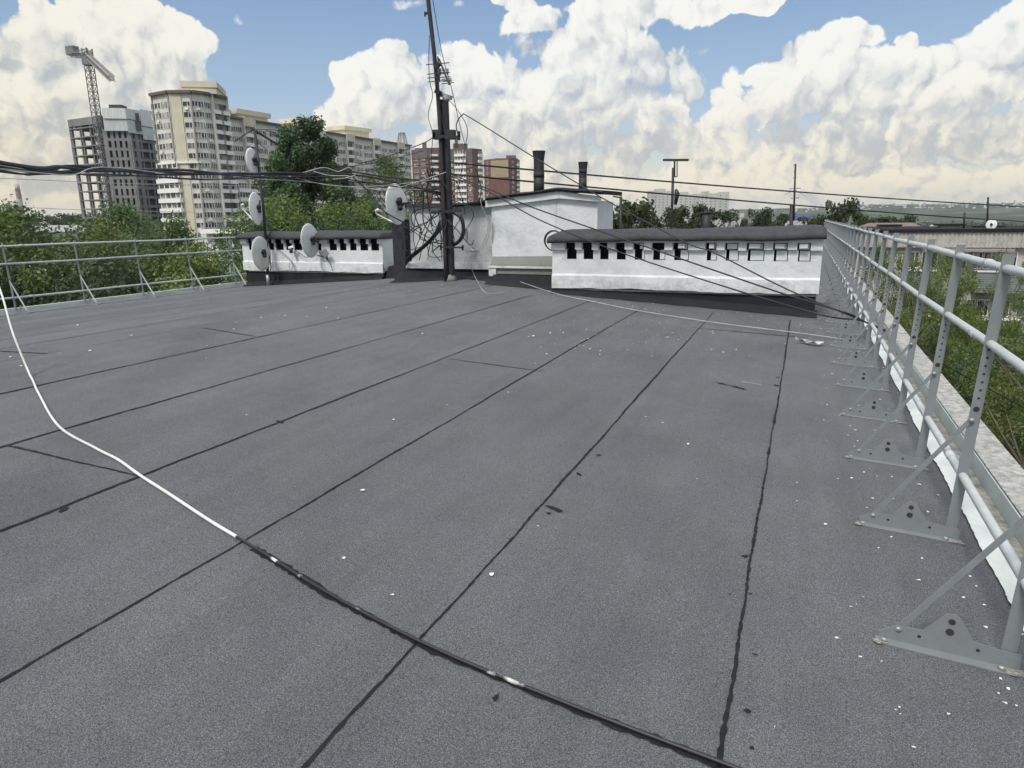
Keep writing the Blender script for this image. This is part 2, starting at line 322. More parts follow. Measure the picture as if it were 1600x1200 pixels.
# ------------------------------------------------------------------ railings
def railing(name, X, side, ys, ylo, yhi, H, hs, label):
    """side +1: the drop is towards +X, the braces stand towards -X"""
    z = rz(X); root = thing(name, (X, (ylo+yhi)/2, z), label, 'railing')
    for h in hs:
        b = MB(); pts = [(X+side*.05*h, y, z+h+.004*math.sin(y*1.7+h*9)) for y in np.linspace(ylo, yhi, 40)]
        b.tube(pts, .0185, 10)
        for k, y in enumerate(ys):                       # sleeves where two tubes meet
            if k % 3 == 0: b.tube([(X+side*.05*h,y+.28,z+h),(X+side*.05*h,y+.36,z+h)], .0205, 10)
        b.build('rail', m_rail, root)
    # one post with brace and foot, then copies
    y0 = ys[0]; W = .044
    b = MB(); b.box(X-W/2, X+W/2, y0-.0015, y0+.0015, z+.02, z+H+.028)
    b.box(X+side*W/2-.0015, X+side*W/2+.0015, y0+.0016, y0+.036, z+.02, z+H+.028)
    b.cur = 1
    for k in range(7):
        b.disc((X, y0-.0025, z+.665+.036*k), .0056, (0,-1,0), 8)
    b.disc((X, y0-.0025, z+.615), .0125, (0,-1,0), 12)
    b.v = [(x_+side*.05*(z_-z), y_, z_) for x_, y_, z_ in b.v]     # the posts lean outwards a little
    post = b.build('post', [m_steel, m_hole], root)
    WLOC[post.name] = WLOC[root.name]
    s = side
    b = MB(); b.bar((X-s*.325, y0-.008, z+.055), (X+s*.02, y0-.008, z+.575), .005, (.019 if side > 0 else .030), up=(s*.86, 0, -.5) ); 
    b.cur = 1; b.tube([(X+s*.018,y0-.018,z+.567),(X+s*.018,y0-.009,z+.567)], .011, 8); b.tube([(X-s*.318,y0-.018,z+.065),(X-s*.318,y0-.009,z+.065)], .011, 8)
    brace = b.build('brace', [m_steel if side > 0 else m_rail, m_galv], post); WLOC[brace.name] = WLOC[root.name]
    b = MB(); yq = y0-.016
    prof = [(-.375,.004),(.035,.004),(.035,.058),(-.045,.06),(-.10,.068),(-.145,.138),(-.158,.148),(-.178,.148),(-.19,.14),(-.245,.066),(-.32,.062),(-.375,.03)]
    fr = [(X+s*u, yq-.0015, z+v) for u, v in prof]; bk = [(X+s*u, yq+.0015, z+v) for u, v in prof]; n = len(prof)
    b.add(fr+bk, [tuple(range(n)), tuple(reversed(range(n,2*n)))]+[(i, n+i, n+(i+1)%n, (i+1)%n) for i in range(n)])
    b.box(min(X-s*.385,X+s*.045), max(X-s*.385,X+s*.045), yq-.042, yq+.0014, z+.001, z+.005)
    b.cur = 1
    for (u, v, r) in ((-.168,.12,.011),(-.17,.082,.013),(-.255,.04,.006),(-.085,.04,.006)): b.disc((X+s*u, yq-.0027, z+v), r, (0,-1,0), 10)
    b.cur = 2
    for u in (-.37, .02):
        vs = [(X+s*u+.042*rr.uniform(.4,1)*math.cos(a), yq-.032+.026*rr.uniform(.4,1.1)*math.sin(a), z+.0065) for a in np.linspace(0,2*math.pi,10,endpoint=False)]
        b.add(vs, [tuple(range(10))])
    b.cur = 3
    for u in (-.36, -.02): b.tube([(X+s*u, yq-.024, z+.005),(X+s*u, yq-.024, z+.017)], .010, 6)
    b.v = [(x_, y_, z_+rz(x_)-z) for x_, y_, z_ in b.v]          # the foot lies along the fall of the roof
    foot = b.build('base_plate', [m_steel, m_hole, mat('old_sealant',(.34,.32,.29),.9,.5,90,c2=(.03,.03,.03)), m_galv], post); WLOC[foot.name] = WLOC[root.name]
    for y in ys[1:]:
        p = post.copy(); col.objects.link(p); p.parent = root; p.location = (random.uniform(-.004,.004), y-y0, 0); p.rotation_euler = (0,0,0)
        for ch in (brace, foot):
            c = ch.copy(); col.objects.link(c); c.parent = p; c.location = (0,0,0)
    return root
railing('roof_railing', .72, 1, [.45+1.0*i for i in range(36)], -2.5, 36.2, 1.255, (1.225, .90, .30), 'grey steel guard railing along the right edge of the roof')
railing('roof_railing', -12.9, -1, [3.93+1.32*i for i in range(25)], -3, 36.0, 1.215, (1.19, .88, .29), 'grey steel guard railing along the left edge of the roof, trees behind')

# ------------------------------------------------------------------ ventilation blocks
def vent_block(name, x0, x1, yf, depth, zb, zt, zcap, openings, zo0, zo1, label, shutters=(), endstep=None, tilt=0.):
    root = thing(name, ((x0+x1)/2, yf+depth/2, rz((x0+x1)/2)), label, 'ventilation block')
    # plinth of turned-up felt, following the slope of the roof
    p = .02; b = MB()
    b.hexa([(x0+.03,yf+p,rz(x0)-.02),(x1-.03,yf+p,rz(x1)-.02),(x1-.03,yf+depth-p,rz(x1)-.02),(x0+.03,yf+depth-p,rz(x0)-.02),(x0+.03,yf+p,zb+.01),(x1-.03,yf+p,zb+.01),(x1-.03,yf+depth-p,zb+.01),(x0+.03,yf+depth-p,zb+.01)])
    # fillet running out onto the roof
    n = 24; vs = []
    for i in range(n+1):
        x = x0+(x1-x0)*i/n; h = max(.02, min(.10, zb-rz(x)-.02))
        vs += [(x, yf+p-.004, rz(x)+h), (x, yf-.03, rz(x)+.05), (x, yf-.13-.02*math.sin(i*1.7), rz(x)+.006)]
    b.add(vs, [(3*i,3*i+1,3*i+4,3*i+3) for i in range(n)]+[(3*i+1,3*i+2,3*i+5,3*i+4) for i in range(n)], True)
    b.build('plinth', m_tarsheet, root)
    b = MB(); b.box(x0+.12, x1-.02, yf+.012, yf+.026, zb-.035, zb-.008); b.build('drip_strip', mat('lead_strip',(.30,.31,.31),.6,.3,6), root)
    # wall with real openings: sill band, piers, cornice band in front
    zl = zb+.215; zc = zo0+(zo1-zo0)*.60; pr = .055; t = .16
    def wav(x): return .010*math.sin(x*2.3+zb*3)+.006*math.sin(x*7.1)
    b = MB()
    N = 40; vs = []; fs = []
    for i in range(N+1):                                   # lower, thicker course with an uneven bottom edge
        x = x0+(x1-x0)*i/N; w = wav(x)+random.uniform(-.006,.006)
        vs += [(x, yf-.03, zb+w), (x, yf-.03, zl-.02+.3*wav(x*1.7)), (x, yf, zl+.012+.3*wav(x*1.7)), (x, yf+.05, zb+w)]
        if i: k = 4*(i-1); fs += [(k, k+4, k+5, k+1), (k+1, k+5, k+6, k+2), (k+3, k+7, k+4, k)]
    fs += [(0,1,2,3), (4*N+3, 4*N+2, 4*N+1, 4*N)]
    b.add(vs, fs)
    b.box(x0, x1, yf+.0005, yf+t, zb+.03, zo0)             # below the openings
    edges = [x0]+[e for o in openings for e in o]+[x1]
    sh = .016; up_e = [x0]+[e-sh for o in openings for e in o]+[x1]
    for k in range(0, len(edges), 2): b.box(edges[k], edges[k+1], yf, yf+t, zo0, zc); b.box(up_e[k], up_e[k+1], yf-.0004, yf+t, zc+.0004, zo1)
    b.box(x0, x1, yf+.0005, yf+t, zo1, zt)
    # cornice band: pieces between the openings, and a strip above
    for k in range(0, len(edges), 2):
        a, c = up_e[k]+(.006 if k else 0), up_e[k+1]-(.006 if k+2 < len(edges) else 0)
        j = random.uniform(-.008,.008)
        b.box(a, c, yf-pr, yf-.0005, zc+j, zo1+.001)
    b.hexa([(x0-.0,yf-pr-.003,zo1),(x1,yf-pr-.003,zo1),(x1,yf-.0005,zo1),(x0,yf-.0005,zo1),(x0,yf-pr-.003,zt),(x1,yf-pr-.003,zt+tilt),(x1,yf-.0005,zt+tilt),(x0,yf-.0005,zt)])
    for (a, c) in ((x0, x0+t), (x1-t, x1)): b.box(a+.001, c-.001, yf+t, yf+depth-t, zb+.03, zt-.002)
    b.box(x0, x1, yf+depth-t, yf+depth, zb+.03, zt)
    wall = b.build('wall', m_white, root)
    b = MB(); b.box(x0+t+.01, x1-t-.01, yf+t+.06, yf+t+.08, zb+.1, zt-.01); b.build('slot_backing', m_dark, root)  # black sheet behind the slots, their inner shade as colour
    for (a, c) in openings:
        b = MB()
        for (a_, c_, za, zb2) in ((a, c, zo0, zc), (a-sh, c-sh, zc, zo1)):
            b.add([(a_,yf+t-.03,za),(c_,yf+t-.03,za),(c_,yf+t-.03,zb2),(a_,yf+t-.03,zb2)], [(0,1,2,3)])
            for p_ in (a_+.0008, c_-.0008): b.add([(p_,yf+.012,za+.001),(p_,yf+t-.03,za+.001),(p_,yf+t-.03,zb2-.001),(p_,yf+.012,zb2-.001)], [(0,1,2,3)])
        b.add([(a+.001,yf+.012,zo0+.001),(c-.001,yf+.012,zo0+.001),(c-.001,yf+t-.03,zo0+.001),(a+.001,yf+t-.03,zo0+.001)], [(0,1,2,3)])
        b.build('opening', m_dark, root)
    for (k, u, zlo, zhi, small) in shutters:
        a, c = openings[k]; w = c-a; b = MB()
        b.box(a+w*u, c-.012, yf+.012, yf+.05, zo0+(zo1-zo0)*zlo+.010, zc-.006)
        if zhi > .6: b.box(a-sh+w*max(.1,u-.1), c-sh-.012, yf-.02, yf+.04, zc+.012, zo1-.012)
        if small: b.box(a-sh+w*max(.14,u-.06), a-sh+w*.8, yf-.075, yf-.021, zc+.03, zo1-.01)
        b.build('shutter', m_white, root)
    # rounded felt cap, sagging here and there
    b = MB(); n = 60; prof = [(-.12,-.035),(-.135,.0),(-.13,.045),(-.10,.09),(-.03,.135),(depth*.3,.175),(depth*.5,.185),(depth*.7,.175),(depth+.03,.12),(depth+.1,.05),(depth+.1,-.03)]
    vs = []; m = len(prof)
    for i in range(n+1):
        u = i/n; x = x0-.04+(x1-x0+.075)*u; e = min(1, min(u,1-u)*n/3.2); e = math.sqrt(1-(1-e)**2) if e < 1 else 1
        for (yy, zz) in prof:
            d = .010*math.sin(x*1.9+yy*3)+.007*math.sin(x*5.3+1)+random.uniform(-.003,.003)
            vs.append((x, yf+yy+.5*d-pr*.3, zt+tilt*u+(max(zz,0)*(.7+.3*e) if zz > 0 else zz)*(zcap-zt)/.185+d*.8))
    fs = [(i*m+j, (i+1)*m+j, (i+1)*m+j+1, i*m+j+1) for i in range(n) for j in range(m-1)]+[(i*m, i*m+m-1, (i+1)*m+m-1, (i+1)*m) for i in range(n)]
    fs += [tuple(range(m)), tuple(reversed(range(n*m, n*m+m)))]
    b.add(vs, fs, True); b.build('cap', m_cap, root)
    return root
YB = 10.75
opx = [(886,901),(912,927),(938,951),(964,978),(992,1008),(1021,1040),(1054,1077),(1105,1121),(1135,1155),(1169,1195),(1210,1232),(1248,1268)]
op = [(atY(a,390,YB)[0], atY(c,390,YB)[0]) for a, c in opx]
vent_block('ventilation_block', -3.78, .235, YB, .95,   .315, 1.065, 1.222, op, .775, 1.035,
           'long white ventilation block with dark slots beside the right railing',
           [(4,.72,.0,1,False),(5,.55,0,.5,False),(6,.42,0,1,True),(7,.40,0,1,True),(8,.25,0,1,False),(9,.16,.0,1,True),(10,.17,0,1,True),(11,.12,0,1,True)], tilt=.05)
YLB = 13.2
lpx = [(389,397),(403,411),(420,428),(431,443),(447,456),(460,472),(480,490),(496,502),(515,526),(531,541),(547,557),(563,575),(580,592)]
opl = [(atY(a,385,YLB)[0], atY(c,385,YLB)[0]) for a, c in lpx]
vent_block('ventilation_block', -12.62, -8.62, YLB, 1.0, .285, 1.05, 1.20, opl, .77, 1.03,
           'white ventilation block with black slots and satellite dishes at the left end')
# lower set-back end of the left block
b = MB(); b.box(-8.60, -7.9, YLB+.5, YLB+1.2, rz(-8.3)-.05, .99); ob = b.build('masonry_stub', m_white, label='short white masonry stub at the right end of the left ventilation block', cat='masonry')
b = MB(); b.hexa([(-8.615,YLB-.02,.05),(-7.5,YLB-.02,.05),(-7.5,YLB+.49,.05),(-8.615,YLB+.49,.05),(-8.55,YLB+.1,.42),(-7.6,YLB+.1,.45),(-7.6,YLB+.49,.47),(-8.55,YLB+.49,.45)]); b.build('felt_upstand', m_tarsheet, label='black felt covered step between the left block and the mast', cat='flashing')

# ------------------------------------------------------------------ access house in the middle
hs = thing('roof_access_house', (-4.9, 12.8, rz(-4.9)), 'white roof access house with dark low pitched roof behind the mast', 'hut')
b = MB()
b.box(-7.15, -5.19, 11.95, 12.7, .52, 1.66)
b.build('wall', m_grey_wall, hs, label='greyish white lower wall behind the mast')
b = MB()
b.hexa([(-5.19,11.5,.6),(-3.98,11.5,.6),(-3.98,12.6,.6),(-5.19,12.6,.6),(-5.19,11.5,1.66),(-3.98,11.5,1.78),(-3.98,12.6,1.78),(-5.19,12.6,1.66)])
xr = atY(958,330,12.6)[0]; b.hexa([(-3.975,11.502,.4),(xr,11.56,.4),(xr,12.6,.4),(-3.975,12.6,.4),(-3.975,11.502,1.78),(xr,11.56,1.69),(xr,12.6,1.69),(-3.975,12.6,1.78)])
b.build('wall', m_white, hs)
b = MB()                                               # ledges and stained plaster at the foot
b.box(-7.22, -5.22, 11.86, 11.95, .50, .62)
b.build('ledge', m_white, hs)
b = MB(); b.hexa([(-5.19,11.40,.56),(-3.85,11.40,.56),(-3.85,11.499,.56),(-5.19,11.499,.56),(-5.19,11.41,.63),(-3.85,11.41,.63),(-3.85,11.499,.78),(-5.19,11.499,.76)]); b.box(-5.1,-3.85,11.43,11.499,.46,.558); b.build('weathered_sill', m_stain, hs)
b = MB(); b.box(-5.22, -3.95, 11.385, 11.398, .565, .605); b.box(-5.22,-5.08,11.40,11.49,.42,.555); b.build('sill_edge', m_white, hs)
b = MB(); b.box(-7.1, -5.2, 11.90, 12.2, .1, .50); b.box(-5.2, -3.7, 11.46, 11.9, .05, .455)
vs = []
for i in range(20):
    x = -7.4+3.6*i/19; y = 11.88 if x < -5.2 else 11.40; vs += [(x,y,.45),(x,y-.12,rz(x)+.06),(x,y-.4,rz(x)+.006)]
b.add(vs, [(3*i,3*i+1,3*i+4,3*i+3) for i in range(19)]+[(3*i+1,3*i+2,3*i+5,3*i+4) for i in range(19)], True)
b.build('plinth', m_tarsheet, hs)
b = MB()                                               # white fascia, two slopes, and dark felt on top
b.hexa([(-5.28,11.44,1.62),(-3.90,11.43,1.745),(-3.90,11.5,1.745),(-5.28,11.5,1.62),(-5.28,11.44,1.735),(-3.90,11.43,1.86),(-3.90,11.5,1.86),(-5.28,11.5,1.735)])
b.hexa([(-3.895,11.43,1.745),(xr+.05,11.48,1.675),(xr+.05,11.6,1.675),(-3.895,11.5,1.745),(-3.895,11.43,1.86),(xr+.05,11.48,1.765),(xr+.05,11.6,1.765),(-3.895,11.5,1.86)])
b.build('fascia', m_white, hs)
b = MB(); n = 24; top = []
def ridge_z(x): return (1.86-(-3.9-x)*.092 if x < -3.9 else 1.86-(x+3.9)*.095)
vs = []
for i in range(n+1):
    x = -6.1+(xr+.12+6.1)*i/n; z = ridge_z(x)+.006*math.sin(x*9)+(.0 if x > -5.3 else -.02)
    yy = 11.38 if x > -5.35 else 11.75
    vs += [(x,yy,z+.004),(x,yy-.02,z+.035),(x,yy+.1,z+.065),(x,12.75,z+.08),(x,12.75,z+.01)]
b.add(vs, [(5*i+j,5*i+5+j,5*i+5+(j+1)%5,5*i+(j+1)%5) for i in range(n) for j in range(5)]+[(0,1,2,3,4),tuple(reversed(range(5*n,5*n+5)))])
b.build('roof', m_tar if False else m_tarsheet, hs)
b = MB(); b.box(-7.3,-6.05,11.85,12.8,1.662,1.72); b.build('flat_roof', m_cap, hs)
# dark gutter post on the left side
b = MB(); b.box(-7.62,-7.32,12.05,12.4,rz(-7.5),1.42); b.build('masonry_pier', m_black, label='black tarred pier under the big dish', cat='pier')
# white rails seen between block and pier
b = MB()
# two vent pipes
def pipe(X, Y, z0, z1, r, label, band):
    root = thing('vent_pipe', (X,Y,z0), label, 'vent pipe')
    b = MB(); n = 16; prof = [(r*1.0,z0),(r*.98,z0+(z1-z0)*.45),(r*.95,z1-.16),(r*1.18,z1-.02),(r*1.22,z1)]
    for k in range(len(prof)-1): b.tube([(X,Y,prof[k][1]),(X,Y,prof[k+1][1])], [prof[k][0],prof[k+1][0]], n, cap=(k in (0,len(prof)-2)))
    b.build('pipe', m_black, root)
    b = MB(); b.tube([(X,Y,z0+(z1-z0)*band),(X,Y,z0+(z1-z0)*(band+.13))], [r*1.012]*2, n); b.build('band', m_rust, root, label='bare weathered band')
    b = MB(); b.tube([(X,Y,z0),(X,Y,z0+.05)], [r*1.6,r*1.02], n); b.build('collar', m_tar, root)
pipe(-4.55, 12.2, 1.83, 2.60, .098, 'thick black vent pipe with flared rim on the access house roof', .4)
pipe(-3.66, 12.0, 1.88, 2.36, .07, 'thinner shorter black vent pipe right of the thick one', .62)

# ------------------------------------------------------------------ mast
MX, MY = -5.9, 11.2
ms = thing('antenna_mast', (MX,MY,rz(MX)), 'tall black antenna mast wrapped in cables in the middle of the roof', 'mast')
b = MB(); b.bar((MX+.02,MY,rz(MX)-.02),(MX-.0,MY,3.42),.105,.105,up=(0,1,0)); b.build('pole', m_black, ms)
pt = [atY(697,440,11.1), atY(690,250,11.1), atY(682,120,11.1), atY(669,0,11.1), atY(664,-60,11.1)]
b = MB(); b.tube(smooth_path(pt,4), [.036]*13+[.026]*4, 10); b.build('upper_tube', m_rust, ms)
p0 = atY(681,213,11.05); p1 = atY(717,214,11.05)
b = MB(); b.bar(p0, p1, .05, .045); b.bar(atY(717,205,11.05), atY(717,219,11.05), .04); b.bar(atY(679,207,11.05), atY(679,216,11.05), .04)
for (u, v) in ((684,218),(704,218)): b.bar(atY(u,203,11.08), atY(u,v,11.08), .16, .1)
b.build('crossarm', m_black, ms)
p0 = atY(688,386,11.08); p1 = atY(724,387,11.08)
b = MB(); b.bar(p0, p1, .03, .03); b.bar(atY(723,383,11.08), atY(723,391,11.08), .03); b.bar(atY(689,383,11.08), atY(689,391,11.08), .03); b.build('crossarm', m_black, ms)
p0 = atY(674,332,11.08); p1 = atY(720,329,11.08)
b = MB(); b.bar(p0, p1, .035, .05); b.build('crossarm', m_black, ms)
b = MB(); b.tube([atY(697,158,11.2)+np.array([0,0,0]), atY(697,150,11.2)], [.06,.06], 12); b.bar(atY(686,147,11.2), atY(705,153,11.2), .09, .07); b.build('wrapped_head', m_wirel, ms)
b = MB(); b.bar(atY(681,142,11.1), atY(688,146,11.1), .09, .07); b.build('amplifier_box', m_black, ms)
b = MB(); b.tube([(MX,MY,rz(MX)),(MX,MY,rz(MX)+.12)], [.14,.07], 12); b.build('tar_collar', m_stain, ms)
b = MB(); b.tube([atY(664,22,11.1), atY(668,20,11.1)], .02, 8); b.bar(atY(664,18,11.1), atY(664,26,11.1), .02); b.build('insulator', m_black, ms)
# yagi on the mast
yg = thing('television_antenna', tuple(atY(680,100,11.0)), 'thin black aerial with many rods clamped high on the mast', 'antenna')
b = MB(); P0 = atY(686,92,10.95); P1 = atY(702,132,10.6); b.bar(P0, P1, .022); b.build('boom', m_black, yg)
b = MB()
for (a, c, k) in (((666,101),(702,98),.0),((667,116),(703,113),.35),((668,122),(704,120),.5),((669,128),(706,125),.65),((690,131),(709,129),.95),((692,127),(706,127),.8),((690,124),(705,123),.7)):
    q = P0+(P1-P0)*k; dd = np.array(atY(c[0],c[1],10.9))-np.array(atY(a[0],a[1],10.9)); m_ = (np.array(atY(c[0],c[1],10.9))+np.array(atY(a[0],a[1],10.9)))/2
    b.bar(m_-dd/2, m_+dd/2, .012)
b.bar(atY(684,88,10.95), atY(687,128,10.95), .018)
b.build('rod', m_black, yg)
b = MB()
for i in range(4): b.bar(atY(687,108+2.6*i,10.9), atY(700,108+2.4*i,10.9), .01)
b.bar(atY(687,107,10.9), atY(687,118,10.9), .03); b.bar(atY(700,107,10.9), atY(700,118,10.9), .012); b.bar(atY(682,100,11.0), atY(686,104,11.0), .07, .09); b.build('grid_reflector', m_black, yg)

# ------------------------------------------------------------------ dishes
def backn(c, deg):
    t = np.array([-c[0], -c[1], 0]); t /= np.linalg.norm(t); r = np.array([-t[1], t[0], 0]); a = R_(deg); n_ = t*math.cos(a)+r*math.sin(a); n_[2] = .04; return n_
def dish(c, w, h, face, arm, label, m, name='satellite_dish', standoff=None, scale=1.):
    """c centre, w/h radii of the reflector, face = direction the dish back points to the viewer"""
    c = np.array(c, float); nrm = np.array(face, float); nrm /= np.linalg.norm(nrm)
    u = np.cross([0,0,1.], nrm); u /= np.linalg.norm(u); v = np.cross(nrm, u)
    root = thing(name, tuple(c-v*h), label, 'satellite dish')
    b = MB(); rings = 7; n = 32; dep = .09*max(w,h)
    vs = [c+nrm*dep*.98]
    for i in range(1, rings+1):
        q = i/rings
        for k in range(n):
            a = 2*math.pi*k/n; vs.append(c+u*w*q*math.cos(a)+v*h*q*math.sin(a)+nrm*dep*(1-q*q))
    # rolled rim
    for k in range(n):
        a = 2*math.pi*k/n; vs.append(c+u*w*1.03*math.cos(a)+v*h*1.03*math.sin(a)-nrm*.012)
    for k in range(n):
        a = 2*math.pi*k/n; vs.append(c+u*w*1.0*math.cos(a)+v*h*1.0*math.sin(a)-nrm*.02)
    vs.append(c+nrm*(dep-.03))
    fs = [(0,1+k,1+(k+1)%n) for k in range(n)]
    for i in range(rings+1):
        o = 1+i*n; fs += [(o+k, o+n+k, o+n+(k+1)%n, o+(k+1)%n) for k in range(n)]
    o = 1+(rings+1)*n; fs += [(o+(k+1)%n, o+k, len(vs)-1) for k in range(n)]
    b.add(vs, fs, True); b.build('reflector', m, root)
    b = MB(); k = c+nrm*(dep+.015)
    b.bar(k-u*.05*scale+v*.05*scale, k+u*.03*scale-v*.06*scale, (.06*scale), .05); b.bar(k+u*.02*scale+v*.03*scale, k+u*.10*scale-v*.02*scale, .035*scale, .03)
    b.tube([k+v*.05*scale, k+v*.05*scale+nrm*.05], .045*scale, 8); b.tube([k-v*.06*scale+u*.01, k-v*.06*scale+nrm*.04], .04*scale, 8)
    for (p_, q_) in ((.25,-.2),(-.2,-.35),(.05,-.55),(-.1,-.6)): b.tube([c+u*w*p_+v*h*q_+nrm*dep*.9, c+u*w*p_+v*h*q_+nrm*(dep*(1-p_*p_-q_*q_)+.008)], .007, 6)
    b.build('mount_bracket', m_black, root)
    if standoff is not None:
        b = MB(); b.tube([k, np.array(standoff)], .02, 8); b.build('mounting_arm', m_black, root)
    if arm is not None:
        a0 = c-v*h*1.0; b = MB(); b.tube([a0+nrm*.03, a0-nrm*.04, np.array(arm)], .011, 7); b.tube([a0+u*.06, np.array(arm)-np.array([0,0,.02])], .006, 5); b.build('feed_arm', m_dishw, root)
        b = MB(); e = np.array(arm); b.tube([e, e+np.array([.0,0,.07]), e+np.array([.045,-.01,.085]), e+np.array([.07,-.01,.06])], [.022,.026,.026,.03], 9); b.build('feed_horn', m_dishw, root)
cx = atY(620,319,11.6)
dish(cx, .345, .37, backn(cx,56), atY(588,334,12.6), 'large cream satellite dish on the tarred pier left of the mast', m_dishw, standoff=(-7.2,12.1,1.75), scale=1.25)
PXp, PYp = -11.75, 13.02
top = atY(397,200,PYp)
dish(atY(485,376,12.9), .34, .37, backn(atY(485,376,12.9),56), None, 'grey satellite dish rising above the cap of the left ventilation block', m_dish, standoff=(-10.35,13.18,.95))
dish(atY(409,396,12.75), .34, .38, backn(atY(409,396,12.75),53), None, 'grey satellite dish lowest on the left pole, before the white wall', m_dish, standoff=(PXp,PYp,.75))
dish(atY(395,252,12.9), .25, .29, backn(atY(395,252,12.9),58), None, 'cream satellite dish topmost on the left pole', m_dishw, standoff=(PXp-.05,PYp,2.95))
dish(atY(401,326,12.85), .33, .36, backn(atY(401,326,12.85),64), atY(378,325,13.6), 'cream satellite dish second from the top of the left pole, with feed arm', m_dishw, standoff=(PXp-.02,PYp,1.9))
pl = thing('antenna_pole', (PXp,PYp,rz(PXp)), 'thin black pole carrying dishes at the left ventilation block', 'pole')
b = MB(); b.tube([(PXp,PYp,rz(PXp)-.02), atY(412,330,PYp), atY(398,204,PYp)], .032, 9); b.build('pole', m_black, pl)
b = MB(); b.tube([(PXp,PYp,rz(PXp)),(PXp,PYp,rz(PXp)+.25)], .045, 9); b.build('socket', m_galv, pl)
b = MB(); b.tube([atY(421,440,PYp-.03)+np.array([.05,0,0])]+[atY(419+3*math.sin(i*1.3),430-12*i,PYp-.04)+np.array([.03,0,0]) for i in range(8)], .012, 6); b.build('pole_cable', m_wire, pl)
ya = thing('television_antenna', tuple(atY(397,204,PYp)), 'old aerial with slanting rods on top of the left pole', 'antenna')
b = MB(); b.bar(atY(393,201,PYp), atY(434,226,13.6), .035); b.build('boom', m_black, ya)
b = MB(); b.bar(atY(366,221,12.6), atY(396,202,PYp), .02); b.bar(atY(415,204,13.3), atY(431,207,13.4), .02); b.bar(atY(397,202,PYp), atY(430,203,13.2), .012); b.bar(atY(402,222,PYp), atY(418,235,13.2), .014); b.build('rod', m_black, ya)
# small things on the left block
lt = thing('floodlight', tuple(atY(508,398,13.1)), 'small grey floodlight fixed on the left white wall right of the dish', 'lamp')
b = MB(); b.bar(atY(506,399,13.08), atY(511,392,13.02), .15, .04, up=(0,1,0)); b.build('housing', m_galv, lt)
b = MB(); b.bar(atY(511,401,13.12), atY(511,406,13.15), .03); b.bar(atY(495,399,13.1), atY(510,402,13.12), .02); b.build('bracket', m_black, lt)
cb = thing('camera', tuple(atY(455,390,13.1)), 'small black and white camera fixed in a slot of the left block', 'camera')
b = MB(); b.tube([atY(455,386,13.12), atY(455,394,13.02)], .04, 9); b.build('body', m_black, cb)
b = MB(); b.bar(atY(451,387,13.05), atY(459,385,13.05), .03, .05); b.build('sun_shade', m_wirew, cb)
def onwall(pts, Y): return smooth_path([atY(x, y, Y) for x, y in pts], 5)
cable('wire', onwall([(427,382),(440,394),(453,405),(456,412)], 13.13), .006, m_wire, 'thin wire slanting down the left white wall to the hank')
cable('wire', onwall([(498,392),(503,400),(514,408),(520,424)], 13.12), .006, m_wire, 'thin wire running down the left white wall below the floodlight')
cable('wire', onwall([(458,388),(470,397),(480,402),(492,394)], 13.1), .007, m_wire, 'black wire sagging between the small camera and the dish')
cable('wire_hank', onwall([(454,406),(452,416),(454,424),(457,416),(455,407),(459,418),(461,424),(459,414),(456,407)], 13.1), .006, m_galv, 'small hank of wire hanging on the left white wall')

# ------------------------------------------------------------------ cables overhead and tangle
A0 = atY(694,268,11.15)
gl = 'cables of the thick overhead bundle'
import itertools
bund = [((-40,243),(120,262),(300,268),(420,272),(540,272),(690,300),.017,m_wire,'topmost thick black cable of the bundle crossing the left sky'),
        ((-40,249),(120,266),(300,269),(420,273),(530,268),(690,285),.015,m_wire,'second thick black cable of the bundle crossing the left sky'),
        ((-40,256),(120,262),(300,273),(430,276),(560,282),(690,305),.013,m_wire,'thick black cable in the middle of the bundle crossing the left sky'),
        ((-40,258),(100,268),(250,278),(420,279),(560,285),(690,296),.008,m_wire,'thin black cable sagging lowest below the bundle crossing the left sky'),
        ((-40,260),(80,270),(300,279),(440,275),(545,262),(660,236),.006,m_wire,'thin black wire leaving the bundle upwards to the mast'),
        ((-40,262),(160,264),(290,270),(400,278),(530,290),(692,300),.005,m_wirel,'pale thin wire twisted into the bundle')]
for k, (*q, r, m, lab) in enumerate(bund):
    ds = [5.9, 7.3, 9.6, 11.3, 12.6, 12.65]
    pts = [atD(q[i][0], q[i][1], ds[i]) for i in range(6)]
    far = pts[0]+(pts[0]-pts[1])*5+np.array([0,0,.5])
    P = smooth_path([far]+pts, 10)
    P = [p+np.array([0,0,.015*math.sin(i*.5+k*2)]) for i, p in enumerate(P)]
    cable('cable', P, r, m, lab, group=gl)
cable('wire', smooth_path([atD(470,271,12),atD(505,262,12.1),atD(528,268,12.2),atD(545,262,12.2),atD(556,272,12.3),atD(540,278,12.3),atD(520,280,12.2)],8), .008, m_wirel, 'grey wire knotted into a snarl where the bundle splits')
cable('wire', smooth_path([atD(490,268,12),atD(515,274,12.1),atD(548,276,12.2),atD(560,290,12.3),atD(600,297,12.4),atD(640,288,12.5),atD(697,269,12.5)],8), .008, m_wirel, 'pale grey wire rising from the snarl to the mast')
cable('wire', smooth_path([atD(550,268,12.1),atD(610,262,12.3),atD(660,258,12.4),atD(692,254,12.6)],8), .006, m_wire, 'thin black wire from the snarl straight to the mast')
cable('wire', smooth_path([atD(450,275,11.9),atD(520,290,12.1),atD(600,290,12.4),atD(690,279,12.6)],8), .006, m_wirel, 'pale wire sagging under the snarl before the big tree')
cable('wire', smooth_path([atD(552,277,12.2),atD(580,303,12.2),atD(600,330,12.1),atD(640,352,12.2)],8), .012, m_wire, 'black wire falling from the snarl past the big dish')
cable('wire', smooth_path([atD(-60,276,26),atD(60,281,27),atD(200,287,29),atD(420,291,32)],8), .011, m_wirel, 'long thin grey wire low in the sky before the unfinished tower')
